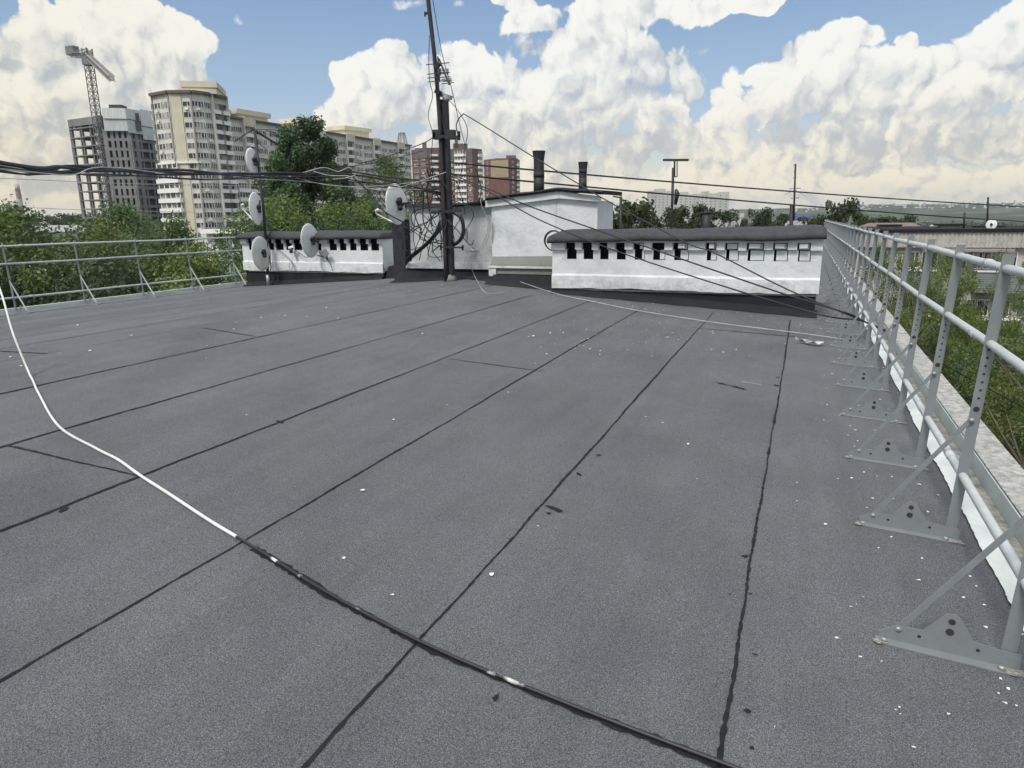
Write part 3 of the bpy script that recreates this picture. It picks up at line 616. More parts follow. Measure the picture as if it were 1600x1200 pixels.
cable('wire', smooth_path([atD(-60,320,40),atD(60,325,42),atD(140,328,44),atD(340,332,46)],8), .014, m_wirel, 'long thin grey wire lowest in the left sky above the forest')
# to the right
def overhead(a, c, s, r, lab, m=None, group=None): cable('wire', sag(a, c, s, 28), r, m or m_wire, lab, 'wire', group)
overhead(atY(704,254,11.2), atY(1750,330,30), .10, .017, 'upper of two long black wires crossing the right sky')
overhead(atY(706,272,11.2), atY(1750,354,30), .10, .017, 'lower of two long black wires crossing the right sky')
K = atX(1352,503,.74)
def to_rail(pts, r, lab):
    n = len(pts); P = []
    for i, (x, y, Y) in enumerate(pts): P.append(atY(x, y, Y))
    P += [atX(1352,503,.74), atX(1420,536,1.4), atX(1500,583,2.6), atX(1700,690,5.0)]
    cable('wire', smooth_path(P, 8), r, m_wire, lab, 'wire')
to_rail([(704,275,11.1),(770,303,10.9),(840,342,10.5),(954,389,10.1),(1130,447,9.4),(1284,492,8.6)], .010, 'black wire slanting lowest across the right white block down to the railing')
to_rail([(704,272,11.1),(780,302,10.9),(840,327,10.6),(1002,383,10.1),(1212,455,9.2),(1320,488,8.6)], .011, 'black wire slanting between the other two across the white block')
to_rail([(716,213,11.0),(713,195,11.0),(722,180,11.0),(735,184,11.0),(822,238,10.9),(900,285,10.7),(960,320,10.5),(1074,380,10.0),(1116,395,9.8),(1230,452,9.1)], .009, 'thin black wire looping off the crossarm past the thick pipe down to the railing')
cable('wire', smooth_path([roof(758,428)+np.array([0,0,.12]), roof(775,433)+np.array([0,0,.08]), roof(860,461)+np.array([0,0,.05]), roof(930,476)+np.array([0,0,.04]), roof(1000,489)+np.array([0,0,.03]), roof(1120,508)+np.array([0,0,.03]), roof(1240,523)+np.array([0,0,.03]), roof(1327,534)+np.array([0,0,.02])], 8), .006, m_wirel, 'thin pale wire lying across the roof before the right white block')
cable('wire', smooth_path([roof(735,440)+np.array([0,0,.3]), roof(744,440)+np.array([0,0,.05]), roof(760,458), roof(790,456)], 8), .005, m_wirel, 'short pale wire end curling on the roof beside the mast foot')
# guy and feeder wires along the mast
for k, (pts, r, lab) in enumerate([
    ([(673,-20),(690,80),(706,140),(716,185),(727,228)], .006, 'thin guy wire slanting from the mast top to the right'),
    ([(671,55),(670,100),(672,130),(676,150),(669,180),(676,210),(674,250),(680,300)], .006, 'thin feeder wire hanging loose left of the mast'),
    ([(678,60),(680,110),(684,160),(694,200),(702,260),(704,300)], .006, 'thin feeder wire running down between the two tubes of the mast'),
    ([(700,155),(715,172),(730,200),(727,230),(722,262),(715,300)], .006, 'thin wire bowing out right of the mast'),
    ([(685,205),(676,215),(665,222),(640,232),(600,246),(560,256)], .008, 'black wire running from the crossarm left to the snarl')]):
    cable('wire', smooth_path([atY(x, y, 11.05) for x, y in pts], 6), r, m_wire, lab, 'wire')
# tangle
rt = random.Random(11); tl = 'tangled black cables around the mast'
for k in range(14):
    cx0 = rt.gauss(682, 22); cy0 = rt.gauss(345, 26); a0 = rt.uniform(0, 6.28); rx = rt.uniform(12, 40); ry = rt.uniform(18, 55); pts = []
    Y0 = rt.uniform(11.1, 11.6)
    for j in range(6):
        a = a0+j*rt.uniform(.5,1.1); xx = cx0+rx*math.cos(a)+rt.gauss(0,6); yy = cy0+ry*math.sin(a)+rt.gauss(0,6)
        pts.append(atY(min(max(xx,632),752), min(max(yy,262),405), Y0+.12*math.sin(a)))
    cable('tangled_cable', smooth_path(pts, 7), rt.choice([.007,.009,.011]), m_wire, 'black cable looped in the tangle around the mast', 'cable', tl, 5)
for k in range(7):
    a = rt.uniform(-1, 1); pts = [atY(690+rt.gauss(0,4), 330+rt.gauss(0,5), 11.1), atY(690+a*25, 350+rt.gauss(0,8), 11.0), atY(690+a*45+rt.gauss(0,8), 372+rt.gauss(0,12), 11.2), atY(690+a*60, 395+rt.gauss(0,10), 11.5)]
    cable('tangled_cable', smooth_path(pts, 7), .008, m_wire, 'black cable looped in the tangle around the mast', 'cable', tl, 5)
for dx in (0, 2.5, 5):
    cable('cable', smooth_path([atY(689+dx,345+dx,11.05), atY(678+dx,366,11.1), atY(660+dx,385,11.4), atY(637+dx,403+dx*.3,11.75), atY(634,414,11.82)], 8), .016, m_wire, 'thick black cable sweeping from the mast down to the left wall end', 'cable', 'thick cables sweeping down left of the mast')
cable('cable_coil', smooth_path([atY(706,330,11.3),atY(720,340,11.3),atY(724,355,11.3),atY(722,370,11.3),atY(712,381,11.3),atY(702,380,11.3)], 8), .034, m_wire, 'thick black cable bent like a bow on the right side of the mast')
cable('cable_coil', smooth_path([atY(667+9*math.cos(t), 302+17*math.sin(t), 11.3+.02*t) for t in np.linspace(0,13,40)], 3), .008, m_wire, 'small black cable coil left of the mast before the reddish tower')
lp_ = [atY(x, y, 11.4) for x, y in [(762,338),(765,345),(764,362),(758,380),(748,392),(738,392),(732,380),(729,358)]]
for k, dxy in enumerate([(0,0),(2,1),(-2,2)]):
    cable('hanging_cable', smooth_path([p+np.array([dxy[0]*.01,-.01*k,dxy[1]*.012]) for p in lp_], 8), .010, m_wirel, 'pale cable hanging in a loop on the grey wall right of the mast', 'cable', 'pale cables looped on the grey wall')
cable('wire', smooth_path([atY(750,300,11.3),atY(752,320,11.3),atY(758,334,11.35),atY(762,345,11.38)],6), .007, m_wirel, 'pale wire dropping to the hanging cable loop')
ck = thing('cable_coil', tuple(atY(866,391,11.1)), 'round black cable coil hanging at the left end of the right white block', 'cable coil')
b = MB()
for k in range(4):
    cxk, cyk = 866+rt.uniform(-1.5,1.5), 376+rt.uniform(-1,1.5)
    b.tube([atY(cxk+14.5*math.cos(t), cyk+15.5*math.sin(t), 11.05-.02*k) for t in np.linspace(0,2*math.pi,26)], .009, 6)
b.build('loop', m_wire, ck)
b = MB(); b.bar(atY(879,360,11.0), atY(875,370,11.0), .03); b.build('tie', m_black, ck)

# white cable lying across the roof (blackened by tar on its near half)
def two_tone():
    m = bpy.data.materials.new('tarred_white_sheath'); m.use_nodes = True; nt = m.node_tree; b = nt.nodes['Principled BSDF']; L = nt.links.new; N = nt.nodes.new
    tc = N('ShaderNodeTexCoord'); n = N('ShaderNodeTexNoise'); n.inputs['Scale'].default_value = 9; n.inputs['Detail'].default_value = 6; L(tc.outputs['Object'], n.inputs['Vector'])
    r = N('ShaderNodeValToRGB'); r.color_ramp.elements[0].position = .605; r.color_ramp.elements[1].position = .67; r.color_ramp.elements[0].color = (.018,.018,.02,1); r.color_ramp.elements[1].color = (.62,.63,.6,1)
    L(n.outputs['Fac'], r.inputs['Fac']); L(r.outputs['Color'], b.inputs['Base Color']); b.inputs['Roughness'].default_value = .5
    return m
rc = thing('roof_cable', tuple(roof(396,858)), 'white cable lying diagonally across the grey roof, black with tar on its near half', 'cable')
up = lambda P, h: P+np.array([0,0,h])
q0 = roof(48,590); d0 = math.hypot(q0[0], q0[1])
pts = [atD(-150,150,d0+1.1), atD(-40,350,d0+.75), atD(0,452,d0+.45), atD(20,520,d0+.2)]+[up(roof(x, y), .010) for x, y in cab_px[3:]]
P = [np.array([q[0], q[1], max(q[2], rz(q[0])+.0085)]) for q in smooth_path(pts, 12)]
b = MB(); b.tube(P[:-12], .0072, 8); b.build('white_length', m_wirew, rc)
b = MB(); b.tube(P[-13:]+smooth_path([up(roof(396,858),.011), up(roof(520,935),.012), up(roof(680,1018),.012), up(roof(900,1110),.012), up(roof(1145,1204),.012), up(roof(1240,1240),.012)], 14)[1:], .0062, 8); b.build('tarred_length', two_tone(), rc, label='length of the cable blackened with tar')

# ------------------------------------------------------------------ litter on the roof
flk = [(1042,528,1.6),(905,540,1),(919,530,1),(833,526,1.6),(826,527,1.2),(898,545,1),(912,541,1),(854,554,1.2),(937,555,1.1),(938,549,1),(922,546,1),(845,542,.8),(860,521,1.3),(1075,695,1.4),(615,657,1.6),(567,768,1.8),(537,874,1.7),(613,931,1.3),(768,900,2.0),(1245,755,.8),(1290,821,1.4),(1405,802,1.3),(1450,801,1.2),(1435,758,1.2),(1350,739,1.2),(1427,1169,1.0),(1210,1137,.6),(880,520,1),(1130,551,1),(1150,547,.9),(1060,531,.8),(980,547,.8),(1435,908,1.3),(1505,935,1.2),(1525,917,1),(1540,982,1.2),(1563,1062,1.1),(1570,1100,1.2),(1575,1078,1.2),(1560,1085,1),(205,525,1.4),(121,509,1.3),(140,549,1.5),(95,553,1.2),(17,559,1.5),(33,573,1.2),(323,541,1.1),(365,515,1.2),(322,560,.8),(690,445,.9),(640,455,.9),(528,498,1.1),(510,481,1),(445,494,1),(408,497,1.2),(368,505,1.3),(660,522,1.2),(590,452,.8),(650,460,.8),(1375,625,1.1),(1390,650,1.1),(1380,575,1),(1340,690,.9),(1360,715,1)]
shp = []
for k in range(5):
    b = MB(); n = 7; r0 = random.Random(k)
    vs = [(.011*r0.uniform(.5,1.3)*math.cos(2*math.pi*i/n), .007*r0.uniform(.5,1.3)*math.sin(2*math.pi*i/n), .004+.005*r0.random()) for i in range(n)]
    vs += [(v[0]*.9, v[1]*.9, v[2]-.003) for v in vs]
    b.add(vs, [tuple(range(n)), tuple(reversed(range(n,2*n)))]+[(i,n+i,n+(i+1)%n,(i+1)%n) for i in range(n)]); o = b.build('paint_flake', m_flake, origin=(0,0,0)); shp.append(o)
for i, (px, py, s) in enumerate(flk):
    o = shp[i] if i < 5 else shp[i % 5].copy()
    if i >= 5: col.objects.link(o)
    P = roof(px, py); o.location = (P[0], P[1], P[2]+.002); d = math.hypot(P[0], P[1]); k = s*(.33+.085*d); o.scale = (k, k, min(k,1.5)); o.rotation_euler = (0, -.06, random.uniform(0,6))
    tag(o, 'small white paint flake lying on the grey roof felt', 'flake', 'white paint flakes scattered over the roof')
b = MB(); rf = random.Random(21)
def chip(x, y, r):
    n = 5; a0 = rf.uniform(0,6); z = rz(x)+(.006 if x < .8 else .017)
    b.add([(x+r*rf.uniform(.5,1.2)*math.cos(a0+2*math.pi*i/n), y+r*rf.uniform(.4,.9)*math.sin(a0+2*math.pi*i/n), z+rf.uniform(0,.004)) for i in range(n)], [tuple(range(n))])
for i in range(420):
    t = rf.random()
    if t < .22: x, y = rf.gauss(-1.9,.9), rf.gauss(8.2,1.0)
    elif t < .55: x, y = rf.uniform(.2,.88), 1.2+abs(rf.gauss(0,8))
    elif t < .75: x, y = rf.uniform(-3.6,.4), rf.uniform(9.6,10.6)
    elif t < .88: x, y = rf.gauss(-6,1.2), rf.gauss(10.5,.6)
    else: x, y = rf.uniform(-12,.5), rf.uniform(2,11)
    chip(x, y, rf.uniform(.0025,.007)*(1+.1*y))
b.build('paint_chips', m_flake, kind='stuff', label='fine white paint chips strewn over the grey felt', cat='chips')
# torn scrap by the railing
b = MB(); P = roof(1262,538); rf = random.Random(3); vs = []; fs = []
for i in range(9):
    t = i/8; x = P[0]-.13+.30*t; y = P[1]-.02+.03*math.sin(t*7)
    for j in range(3): vs.append((x+rf.uniform(-.01,.01), y+(j-1)*.045*(1-.6*abs(t-.5))+rf.uniform(-.01,.01), rz(x)+.012+.04*abs(math.sin(t*8+j))+(.03 if i == 0 else 0)))
    if i: fs += [(3*i-3+j, 3*i-2+j, 3*i+1+j, 3*i+j) for j in range(2)]
b.add(vs, fs); b.build('torn_scrap', [mat('scrap', (.55,.55,.53), .8, .3, 12, c2=(.06,.06,.065))], label='crumpled dark and white scrap of felt near the right railing', cat='scrap')

# ------------------------------------------------------------------ aerials behind the right block
def aerial_t():
    o = atY(1050,345,24); root = thing('television_antenna', (o[0],24,rz(-6)), 'black T shaped aerial on a pole behind the right white block', 'antenna')
    b = MB(); b.tube([(o[0],24,rz(o[0])), atY(1052,262,24)], .045, 8); b.build('pole', m_black, root)
    b = MB(); b.bar(atY(1036,250,24), atY(1076,250,24), .07, .07); b.build('boom', m_black, root)
    b = MB(); b.bar(atY(1054,250,24), atY(1054,276,24), .05); b.bar(atY(1058,250,24), atY(1058,276,24), .03); b.bar(atY(1054,276,24), atY(1058,276,24), .03); b.build('bracket', m_black, root)
    b = MB(); q = atY(1056,320,24); b.tube([q+np.array([0,-.1,0]), q+np.array([.05,-.1,.35]), q+np.array([0,-.1,.5])], [.05,.09,.04], 7); b.build('cable_bundle', m_wire, root)
aerial_t()
o = atY(1240,345,26); root = thing('television_antenna', (o[0],26,rz(o[0])), 'slim aerial pole with short crossbars behind the right white block', 'antenna')
b = MB(); b.tube([(o[0],26,rz(o[0])-.1), atY(1237,320,26)], .06, 8); b.tube([atY(1240,345,26), atY(1243,256,26)], .03, 8); b.build('pole', m_black, root)
b = MB()
for (y, w) in ((258,2.5),(268,2),(278,2.5),(295,9),(310,7)): b.bar(atY(1242-w,y,26), atY(1242+w,y-1,26), .03)
b.bar(atY(1242,297,26), atY(1258,306,26), .02); b.bar(atY(1242,297,26), atY(1226,304,26), .02); b.build('crossbar', m_galv, root)
b = MB(); q = atY(1105,342,30); b.tube([(q[0],q[1],.3), atY(1104,332,30)], .17, 10); b.tube([atY(1104,332,30)-np.array([0,0,.05]), atY(1104,331,30)], .2, 10); b.build('vent_pipe', m_black, label='short dark vent stub behind the cap of the right white block', cat='vent pipe')
b = MB(); q = atY(971,340,15.5); b.tube([(q[0],q[1],.3), atY(970,307,15.5)], .03, 8); b.bar(atY(958,307,15.5), atY(972,309,15.5), .03); b.build('bracket_pole', m_black, label='short black bracket pole at the right corner of the access house', cat='pole')

# ------------------------------------------------------------------ trees
def leaf_mesh(name, clumps, n, leaf, seed, flat=.5, droop=0.):
    g = np.random.default_rng(seed); C = np.array(clumps); w = C[:,3]**2; w /= w.sum()
    k = g.choice(len(C), n, p=w); d = g.normal(size=(n,3)); d /= np.linalg.norm(d, axis=1)[:,None]
    rad = C[k,3]*(g.random(n)**.42); P = C[k,:3]+d*rad[:,None]*np.array([1,1,.8])
    P[:,2] -= droop*g.random(n)*rad
    nr = d*flat+g.normal(size=(n,3))*.6+np.array([0,0,.35]); nr /= np.linalg.norm(nr, axis=1)[:,None]
    t = np.cross(nr, g.normal(size=(n,3))); t /= (np.linalg.norm(t, axis=1)[:,None]+1e-9); bt = np.cross(nr, t)
    s = leaf*(.6+.8*g.random(n))[:,None]
    V = np.empty((n,4,3)); V[:,0] = P-t*s*.5; V[:,1] = P+bt*s*.3+t*s*.05; V[:,2] = P+t*s*.5+nr*s*.08; V[:,3] = P-bt*s*.3+t*s*.05
    me = bpy.data.meshes.new(name); me.vertices.add(4*n); me.vertices.foreach_set('co', V.reshape(-1))
    me.loops.add(4*n); me.loops.foreach_set('vertex_index', np.arange(4*n, dtype=np.int32))
    me.polygons.add(n); me.polygons.foreach_set('loop_start', np.arange(0,4*n,4,dtype=np.int32)); me.polygons.foreach_set('loop_total', np.full(n,4,dtype=np.int32))
    me.update(calc_edges=True)
    ct = g.random(len(C)); a = me.attributes.new('tint', 'FLOAT', 'FACE'); a.data.foreach_set('value', np.clip(.55*ct[k]+.45*g.random(n),0,1).astype(np.float32))
    return me
def crown_clumps(seed, H, z0, R, nc, rc, shape):
    g = np.random.default_rng(seed); out = []
    while len(out) < nc:
        t = g.random(); z = z0+(H-z0)*t
        if shape == 'round': r = R*math.sqrt(max(0, 1-((t-.45)/.6)**2))
        elif shape == 'tall': r = R*min(1, 1.7*t+.15)*(1-t**3.4)**.8
        elif shape == 'broad': r = R*min(1, 2.2*(1-t)+.1)**.9*min(1,.55+t*2)
        else: r = R*(1-t**1.6)*.95+.25
        lob = 1+.28*math.sin(3*z/H*6.28+seed)
        a = g.random()*6.283; q = r*lob*(.35+.72*g.random()**.5)*(1+.22*math.sin(3*a+seed+z*.7)+.15*math.sin(5*a+2*seed-z*1.3))
        out.append((q*math.cos(a), q*math.sin(a), z, rc*(.55+.75*g.random())*(1-.45*t)))
    return out
def proto_tree(name, H, z0, R, nc, rc, shape, n, leaf, lm, bm, seed, tr=.16, droop=0.):
    root = thing(name, (0,0,0), None, 'tree'); cl = crown_clumps(seed, H, z0, R, nc, rc, shape)
    g = random.Random(seed); b = MB(); pts = [(.05*math.sin(i*1.3+seed)*i*.3, .05*math.cos(i*1.1+seed)*i*.3, H*.93*i/8) for i in range(9)]
    b.tube(pts, [tr*(1-.105*i) for i in range(9)], 8)
    for k in range(0, len(cl), max(1, len(cl)//34)):
        x, y, z, r = cl[k]; zb = max(z0*.7, z-1.2-.45*math.hypot(x,y)); q = np.array([0,0,zb]); e = np.array([x,y,z])
        b.tube([q, q+(e-q)*.5+np.array([0,0,-.1]), e], [tr*.32,tr*.22,.012], 5)
    b.build('trunk', bm, root, origin=(0,0,0))
    me = leaf_mesh('crown', cl, n, leaf, seed, droop=droop); me.materials.append(lm); o = bpy.data.objects.new('crown', me); col.objects.link(o); o.parent = root
    return root, H
PT = {'birch': proto_tree('birch_tree', 18., 5.5, 3.0, 150, 1.0, 'tall', 60000, .10, lf_birch, m_birch, 3, .15, .5),
      'linden': proto_tree('leafy_tree', 17., 4., 4.2, 170, 1.25, 'round', 75000, .115, lf_dark, m_bark, 5, .2),
      'ash': proto_tree('leafy_tree', 16., 4., 4.0, 150, 1.15, 'round', 75000, .11, lf_bright, m_bark, 8, .18, .3),
      'poplar': proto_tree('poplar_tree', 25., 4., 3.6, 170, 1.0, 'broad', 60000, .20, lf_dark, m_bark, 12, .26, .3),
      'far': proto_tree('far_tree', 15., 2.5, 4.2, 60, 1.6, 'round', 9000, .40, lf_far, m_bark, 15, .2)}
used = set()
def plant(kind, x, y, ztop, label, group=None, width=1., gz=GZ):
    root, H = PT[kind]; s = (ztop-gz)/H
    r = root if kind not in used else copy_tree(root); used.add(kind)
    r.location = (x, y, gz); r.scale = (s*width, s*width, s); r.rotation_euler = (0, 0, random.uniform(0,6.28))
    tag(r, label, 'tree', group); return r
def plant_at(kind, px, py, D, label, **kw):
    P = atD(px, py, D)
    if px < 400 and P[0] > -18.4: P = atD(px, py, D*18.4/-P[0])          # clear of the house wall
    return plant(kind, P[0], P[1], P[2], label, **kw)
for (k, px, py, D, lab, w) in [
    ('ash', -45, 338, 23, 'leafy tree cut by the left picture edge behind the left railing', 1.),
    ('birch', 14, 330, 25, 'light green birch behind the left railing, nearest the left picture edge', 1.1),
    ('linden', 70, 362, 22, 'dense tree behind the left railing under the smokestack', 1.),
    ('ash', 128, 362, 24, 'yellowish green tree behind the left railing below the open concrete frame', 1.),
    ('birch', 186, 326, 31, 'tall birch standing before the foot of the screened concrete tower', 1.15),
    ('linden', 232, 350, 27, 'dense tree between the unfinished tower and the beige tower foot', 1.),
    ('birch', 274, 352, 25, 'airy birch before the foot of the beige corner tower', .75),
    ('linden', 20, 400, 19, 'dark tree crown low behind the left railing at the left picture edge', 1.),
    ('linden', 150, 400, 18.5, 'dark tree crown low behind the left railing at its second post', .9),
    ('ash', 222, 398, 20, 'green tree crown low behind the left railing at its fourth post', .9),
    ('birch', 374, 418, 30, 'thin birch crown before the white house with green balcony', .6),
    ('poplar', 478, 183, 50, 'tallest dark poplar rising before the long beige building', 1.12),
    ('poplar', 447, 197, 48, 'dark poplar crown touching the tallest poplar on its left', .9),
    ('poplar', 509, 216, 51, 'dark poplar crown touching the tallest poplar on its right', .95),
    ('poplar', 432, 270, 47, 'shorter tree leaning against the left side of the tallest poplar', .95),
    ('poplar', 530, 262, 52, 'middle sized tree on the right side of the tallest poplar', .7),
    ('birch', 600, 248, 58, 'slim tall birch left of the big cream dish', 1.0),
    ('linden', 440, 322, 38, 'bushy tree above the left end of the left ventilation block', 1.),
    ('ash', 505, 316, 36, 'bushy yellow green tree above the grey dish on the left block', 1.1),
    ('linden', 565, 318, 38, 'bushy dark tree above the right half of the left ventilation block', 1.05),
    ('ash', 615, 335, 40, 'bushy tree partly behind the big cream dish', .9)]:
    plant_at(k, px, py, D, lab, width=w)
rt2 = random.Random(4); gR = 'trees growing along the right side of the house'
desc = ['fresh green', 'dark green', 'yellowish green']
for i in range(11):
    Y = 12+i*4.6; X = 6.3+rt2.uniform(-.7,.9)+i*.09
    plant(['ash','linden','ash'][i % 3], X, Y, -3.3+rt2.uniform(-.7,.9)+i*.10, f'{desc[i%3]} tree crown in the nearest row below the right railing', gR, .9)
for i in range(8):
    plant(['ash','birch','linden'][i % 3], 13.5+rt2.uniform(-1.5,1.5), 17+i*3.8, -2.2+rt2.uniform(-.8,.6), f'{["fresh green","airy","dark green"][i%3]} tree crown in the second row below the right railing', gR, 1.)
for (k, px, py, D, lab, w) in [
    ('ash', 1440, 402, 33, 'loose tree reaching up before the windows of the right low house', .55),
    ('birch', 1375, 388, 40, 'thin tree before the left end of the right low house', .55),
    ('ash', 1570, 404, 34, 'tree reaching up at the right picture edge before the low house', .5),
    ('far', 1312, 317, 92, 'lone rounded tree standing out at the far end of the right railing', .62),
    ('far', 1336, 336, 95, 'smaller tree just right of the lone rounded tree', .5),
    ('far', 1276, 342, 120, 'bush like tree left of the lone rounded tree', 1.),
    ('far', 985, 322, 62, 'dark tree at the right corner of the access house', .9),
    ('far', 962, 334, 60, 'dark tree touching the access house roof edge', .8),
    ('far', 1060, 328, 110, 'dark tree before the left part of the distant white block', .9),
    ('far', 1088, 324, 105, 'dark tree before the middle of the distant white block', .8),
    ('far', 1118, 333, 115, 'dark low tree before the right end of the distant white block', 1.),
    ('far', 1186, 329, 130, 'small dark tree alone right of the distant white block', .7),
    ('far', 1026, 336, 100, 'dark low tree under the left end of the distant white block', .9),
    ('far', 1220, 337, 160, 'low dark tree right of the small lone tree', 1.),
    ('far', 1380, 342, 150, 'low rounded tree before the distant hills above the reddish roof', 1.),
    ('far', 1408, 339, 190, 'dark bush like tree above the right part of the reddish roof', 1.1)]:
    plant_at(k, px, py, D, lab, width=w)
# woodland that reads as one mass
def mass(name, label, spots, leaf, per, lm, seed):
    g = np.random.default_rng(seed); cl = []
    for (x, y, zt, r) in spots:
        for j in range(per[0]):
            a = g.random()*6.283; q = r*g.random()**.5; t = g.random()
            cl.append((x+q*math.cos(a)*.8, y+q*math.sin(a)*.8, zt-r*.3-2.4*r*t**1.3*.5-(q/r)**2*r*.5, r*.42))
    me = leaf_mesh(name, cl, len(spots)*per[1], leaf, seed); me.materials.append(lm); o = bpy.data.objects.new(name, me); col.objects.link(o); tag(o, label, 'woodland', kind='stuff'); return o
def az_pt(px, D): d = ray(px, 345); h = math.hypot(d[0], d[1]); return d[0]/h*D, d[1]/h*D
g = random.Random(9); sp = []
for i in range(420):
    px = g.uniform(-250, 1000); D = 60+ (g.random()**1.5)*420
    x, y = az_pt(px, D); sp.append((x, y, min(-4+g.uniform(-2.5,2.5), -1.5), g.uniform(3,5)))
mass('woodland', 'green treetops filling the blocks between the towers on the left', sp, .75, (8,170), lf_far, 1)
sp = []
for i in range(150):
    px = g.uniform(-150, 330); D = g.uniform(430, 560); x, y = az_pt(px, D); sp.append((x, y, 9+g.uniform(-2.5,2.5), g.uniform(4,6)))
mass('forest', 'dark forest strip on the left horizon', sp, 1.2, (8,150), lf_far, 2)
sp = []
for i in range(520):
    px = g.uniform(930, 1750); D = 85+(g.random()**1.6)*900; x, y = az_pt(px, D); sp.append((x, y, -5+g.uniform(-3,3), g.uniform(3,5.5)))
mass('woodland', 'treetops between the roofs to the right and below the distant hills', sp, .9, (8,110), lf_far, 3)

# ------------------------------------------------------------------ ground and hills
n1, radii = 220, [0,20,60,120,250,450,800,1300,1900,2500,3000,3500,4000,4500,5000,5600,6300,7200]
vs = []; fs = []
def hz(a, r):          # terrain height by bearing and range
    base = GZ if r < 300 else GZ-6*min(1,(r-300)/700)
    if r > 2200:
        t = min(1,(r-2200)/2600); rise = 34+26*math.sin(a*2.1+.4)+10*math.sin(a*7+1)+5*math.sin(a*17)+3*math.sin(a*41)
        rise += 22*max(0, math.cos(a-R_(8)))**8
        base += max(8,rise)*(t*t*(3-2*t))*(1.0)
    return base+(0 if r < 1500 else 2.5*math.sin(r*.004+a*30))
for r in radii:
    for k in range(n1):
        a = 2*math.pi*k/n1; vs.append((r*math.sin(a), r*math.cos(a), hz(a, r)))
for i in range(len(radii)-1):
    for k in range(n1): fs.append((i*n1+k, (i+1)*n1+k, (i+1)*n1+(k+1)%n1, i*n1+(k+1)%n1))
b = MB(); b.add(vs, fs, True)
m_ground = bpy.data.materials.new('terrain'); m_ground.use_nodes = True; nt = m_ground.node_tree; bb = nt.nodes['Principled BSDF']; L = nt.links.new
tc = nt.nodes.new('ShaderNodeTexCoord'); na = nt.nodes.new('ShaderNodeTexNoise'); na.inputs['Scale'].default_value = .012; na.inputs['Detail'].default_value = 12; na.inputs['Roughness'].default_value = .75; L(tc.outputs['Object'], na.inputs['Vector'])
cr = nt.nodes.new('ShaderNodeValToRGB'); e = cr.color_ramp.elements; e[0].position = .35; e[0].color = (.028,.042,.022,1); e[1].position = .56; e[1].color = (.06,.075,.035,1); q = cr.color_ramp.elements.new(.64); q.color = (.16,.16,.13,1)
na2 = nt.nodes.new('ShaderNodeTexNoise'); na2.inputs['Scale'].default_value = .0035; na2.inputs['Detail'].default_value = 6; L(tc.outputs['Object'], na2.inputs['Vector']); mm_ = nt.nodes.new('ShaderNodeMath'); mm_.operation = 'MULTIPLY_ADD'; L(na2.outputs['Fac'], mm_.inputs[0]); mm_.inputs[1].default_value = .9; mm_.inputs[2].default_value = -.45; m3_ = nt.nodes.new('ShaderNodeMath'); L(na.outputs['Fac'], m3_.inputs[0]); L(mm_.outputs[0], m3_.inputs[1])
L(m3_.outputs[0], cr.inputs['Fac']); L(cr.outputs['Color'], bb.inputs['Base Color']); bb.inputs['Roughness'].default_value = .95; bb.inputs['Specular IOR Level'].default_value = .1
b.build('ground', m_ground, origin=(0,0,0), kind='structure')
# far town on the hills
b = MB(); g = random.Random(31)
for i in range(420):
    px = g.uniform(1130, 1700); D = g.uniform(3600, 5300); x, y = az_pt(px, D); a = math.atan2(x, y); z = hz(a, math.hypot(x,y)); h = g.choice([3,4,5,6]) if g.random() < .95 else 18; w = g.uniform(2.5,6)
    b.cur = g.choice([0,0,1]); b.obox((x,y), -a+g.uniform(-.4,.4), w, 5, z-3, z+h)
b.build('distant_town', [mat('town_pale', (.55,.54,.52), .9, .2, .02), mat('town_dark', (.22,.2,.2), .9, .2, .02)], label='tiny pale houses scattered over the distant hills on the right', cat='town', kind='stuff', origin=(0,0,0))

# ------------------------------------------------------------------ buildings
b = MB(); b.cur = 0
b.add([(-.5,0,0),(.5,0,0),(.5,0,1),(-.5,0,1)], [(0,1,2,3)])
b.cur = 1
for (x0, x1, z0, z1) in ((-.5,.5,0,.06),(-.5,.5,.94,1),(-.5,-.44,.06,.94),(.44,.5,.06,.94),(.10,.15,.06,.94)): b.box(x0,x1,-.05,-.004,z0,z1)
WIN = b
b = MB(); b.add([(-.5,0,0),(.5,0,0),(.5,0,1),(-.5,0,1)], [(0,1,2,3)]); b.cur = 1
for x in (-.5,-.25,.0,.25,.46): b.box(x,x+.04,-.06,-.004,0,1)
b.box(-.5,.5,-.061,-.002,.96,1); b.box(-.5,.5,-.061,-.002,0,.05); WIN3 = b
b = MB(); b.add([(-.5,0,0),(.5,0,0),(.5,0,1),(-.5,0,1)], [(0,1,2,3)]); VOID = b
b = MB(); b.box(-.5,.5,-1,-.001,0,1); BOX = b
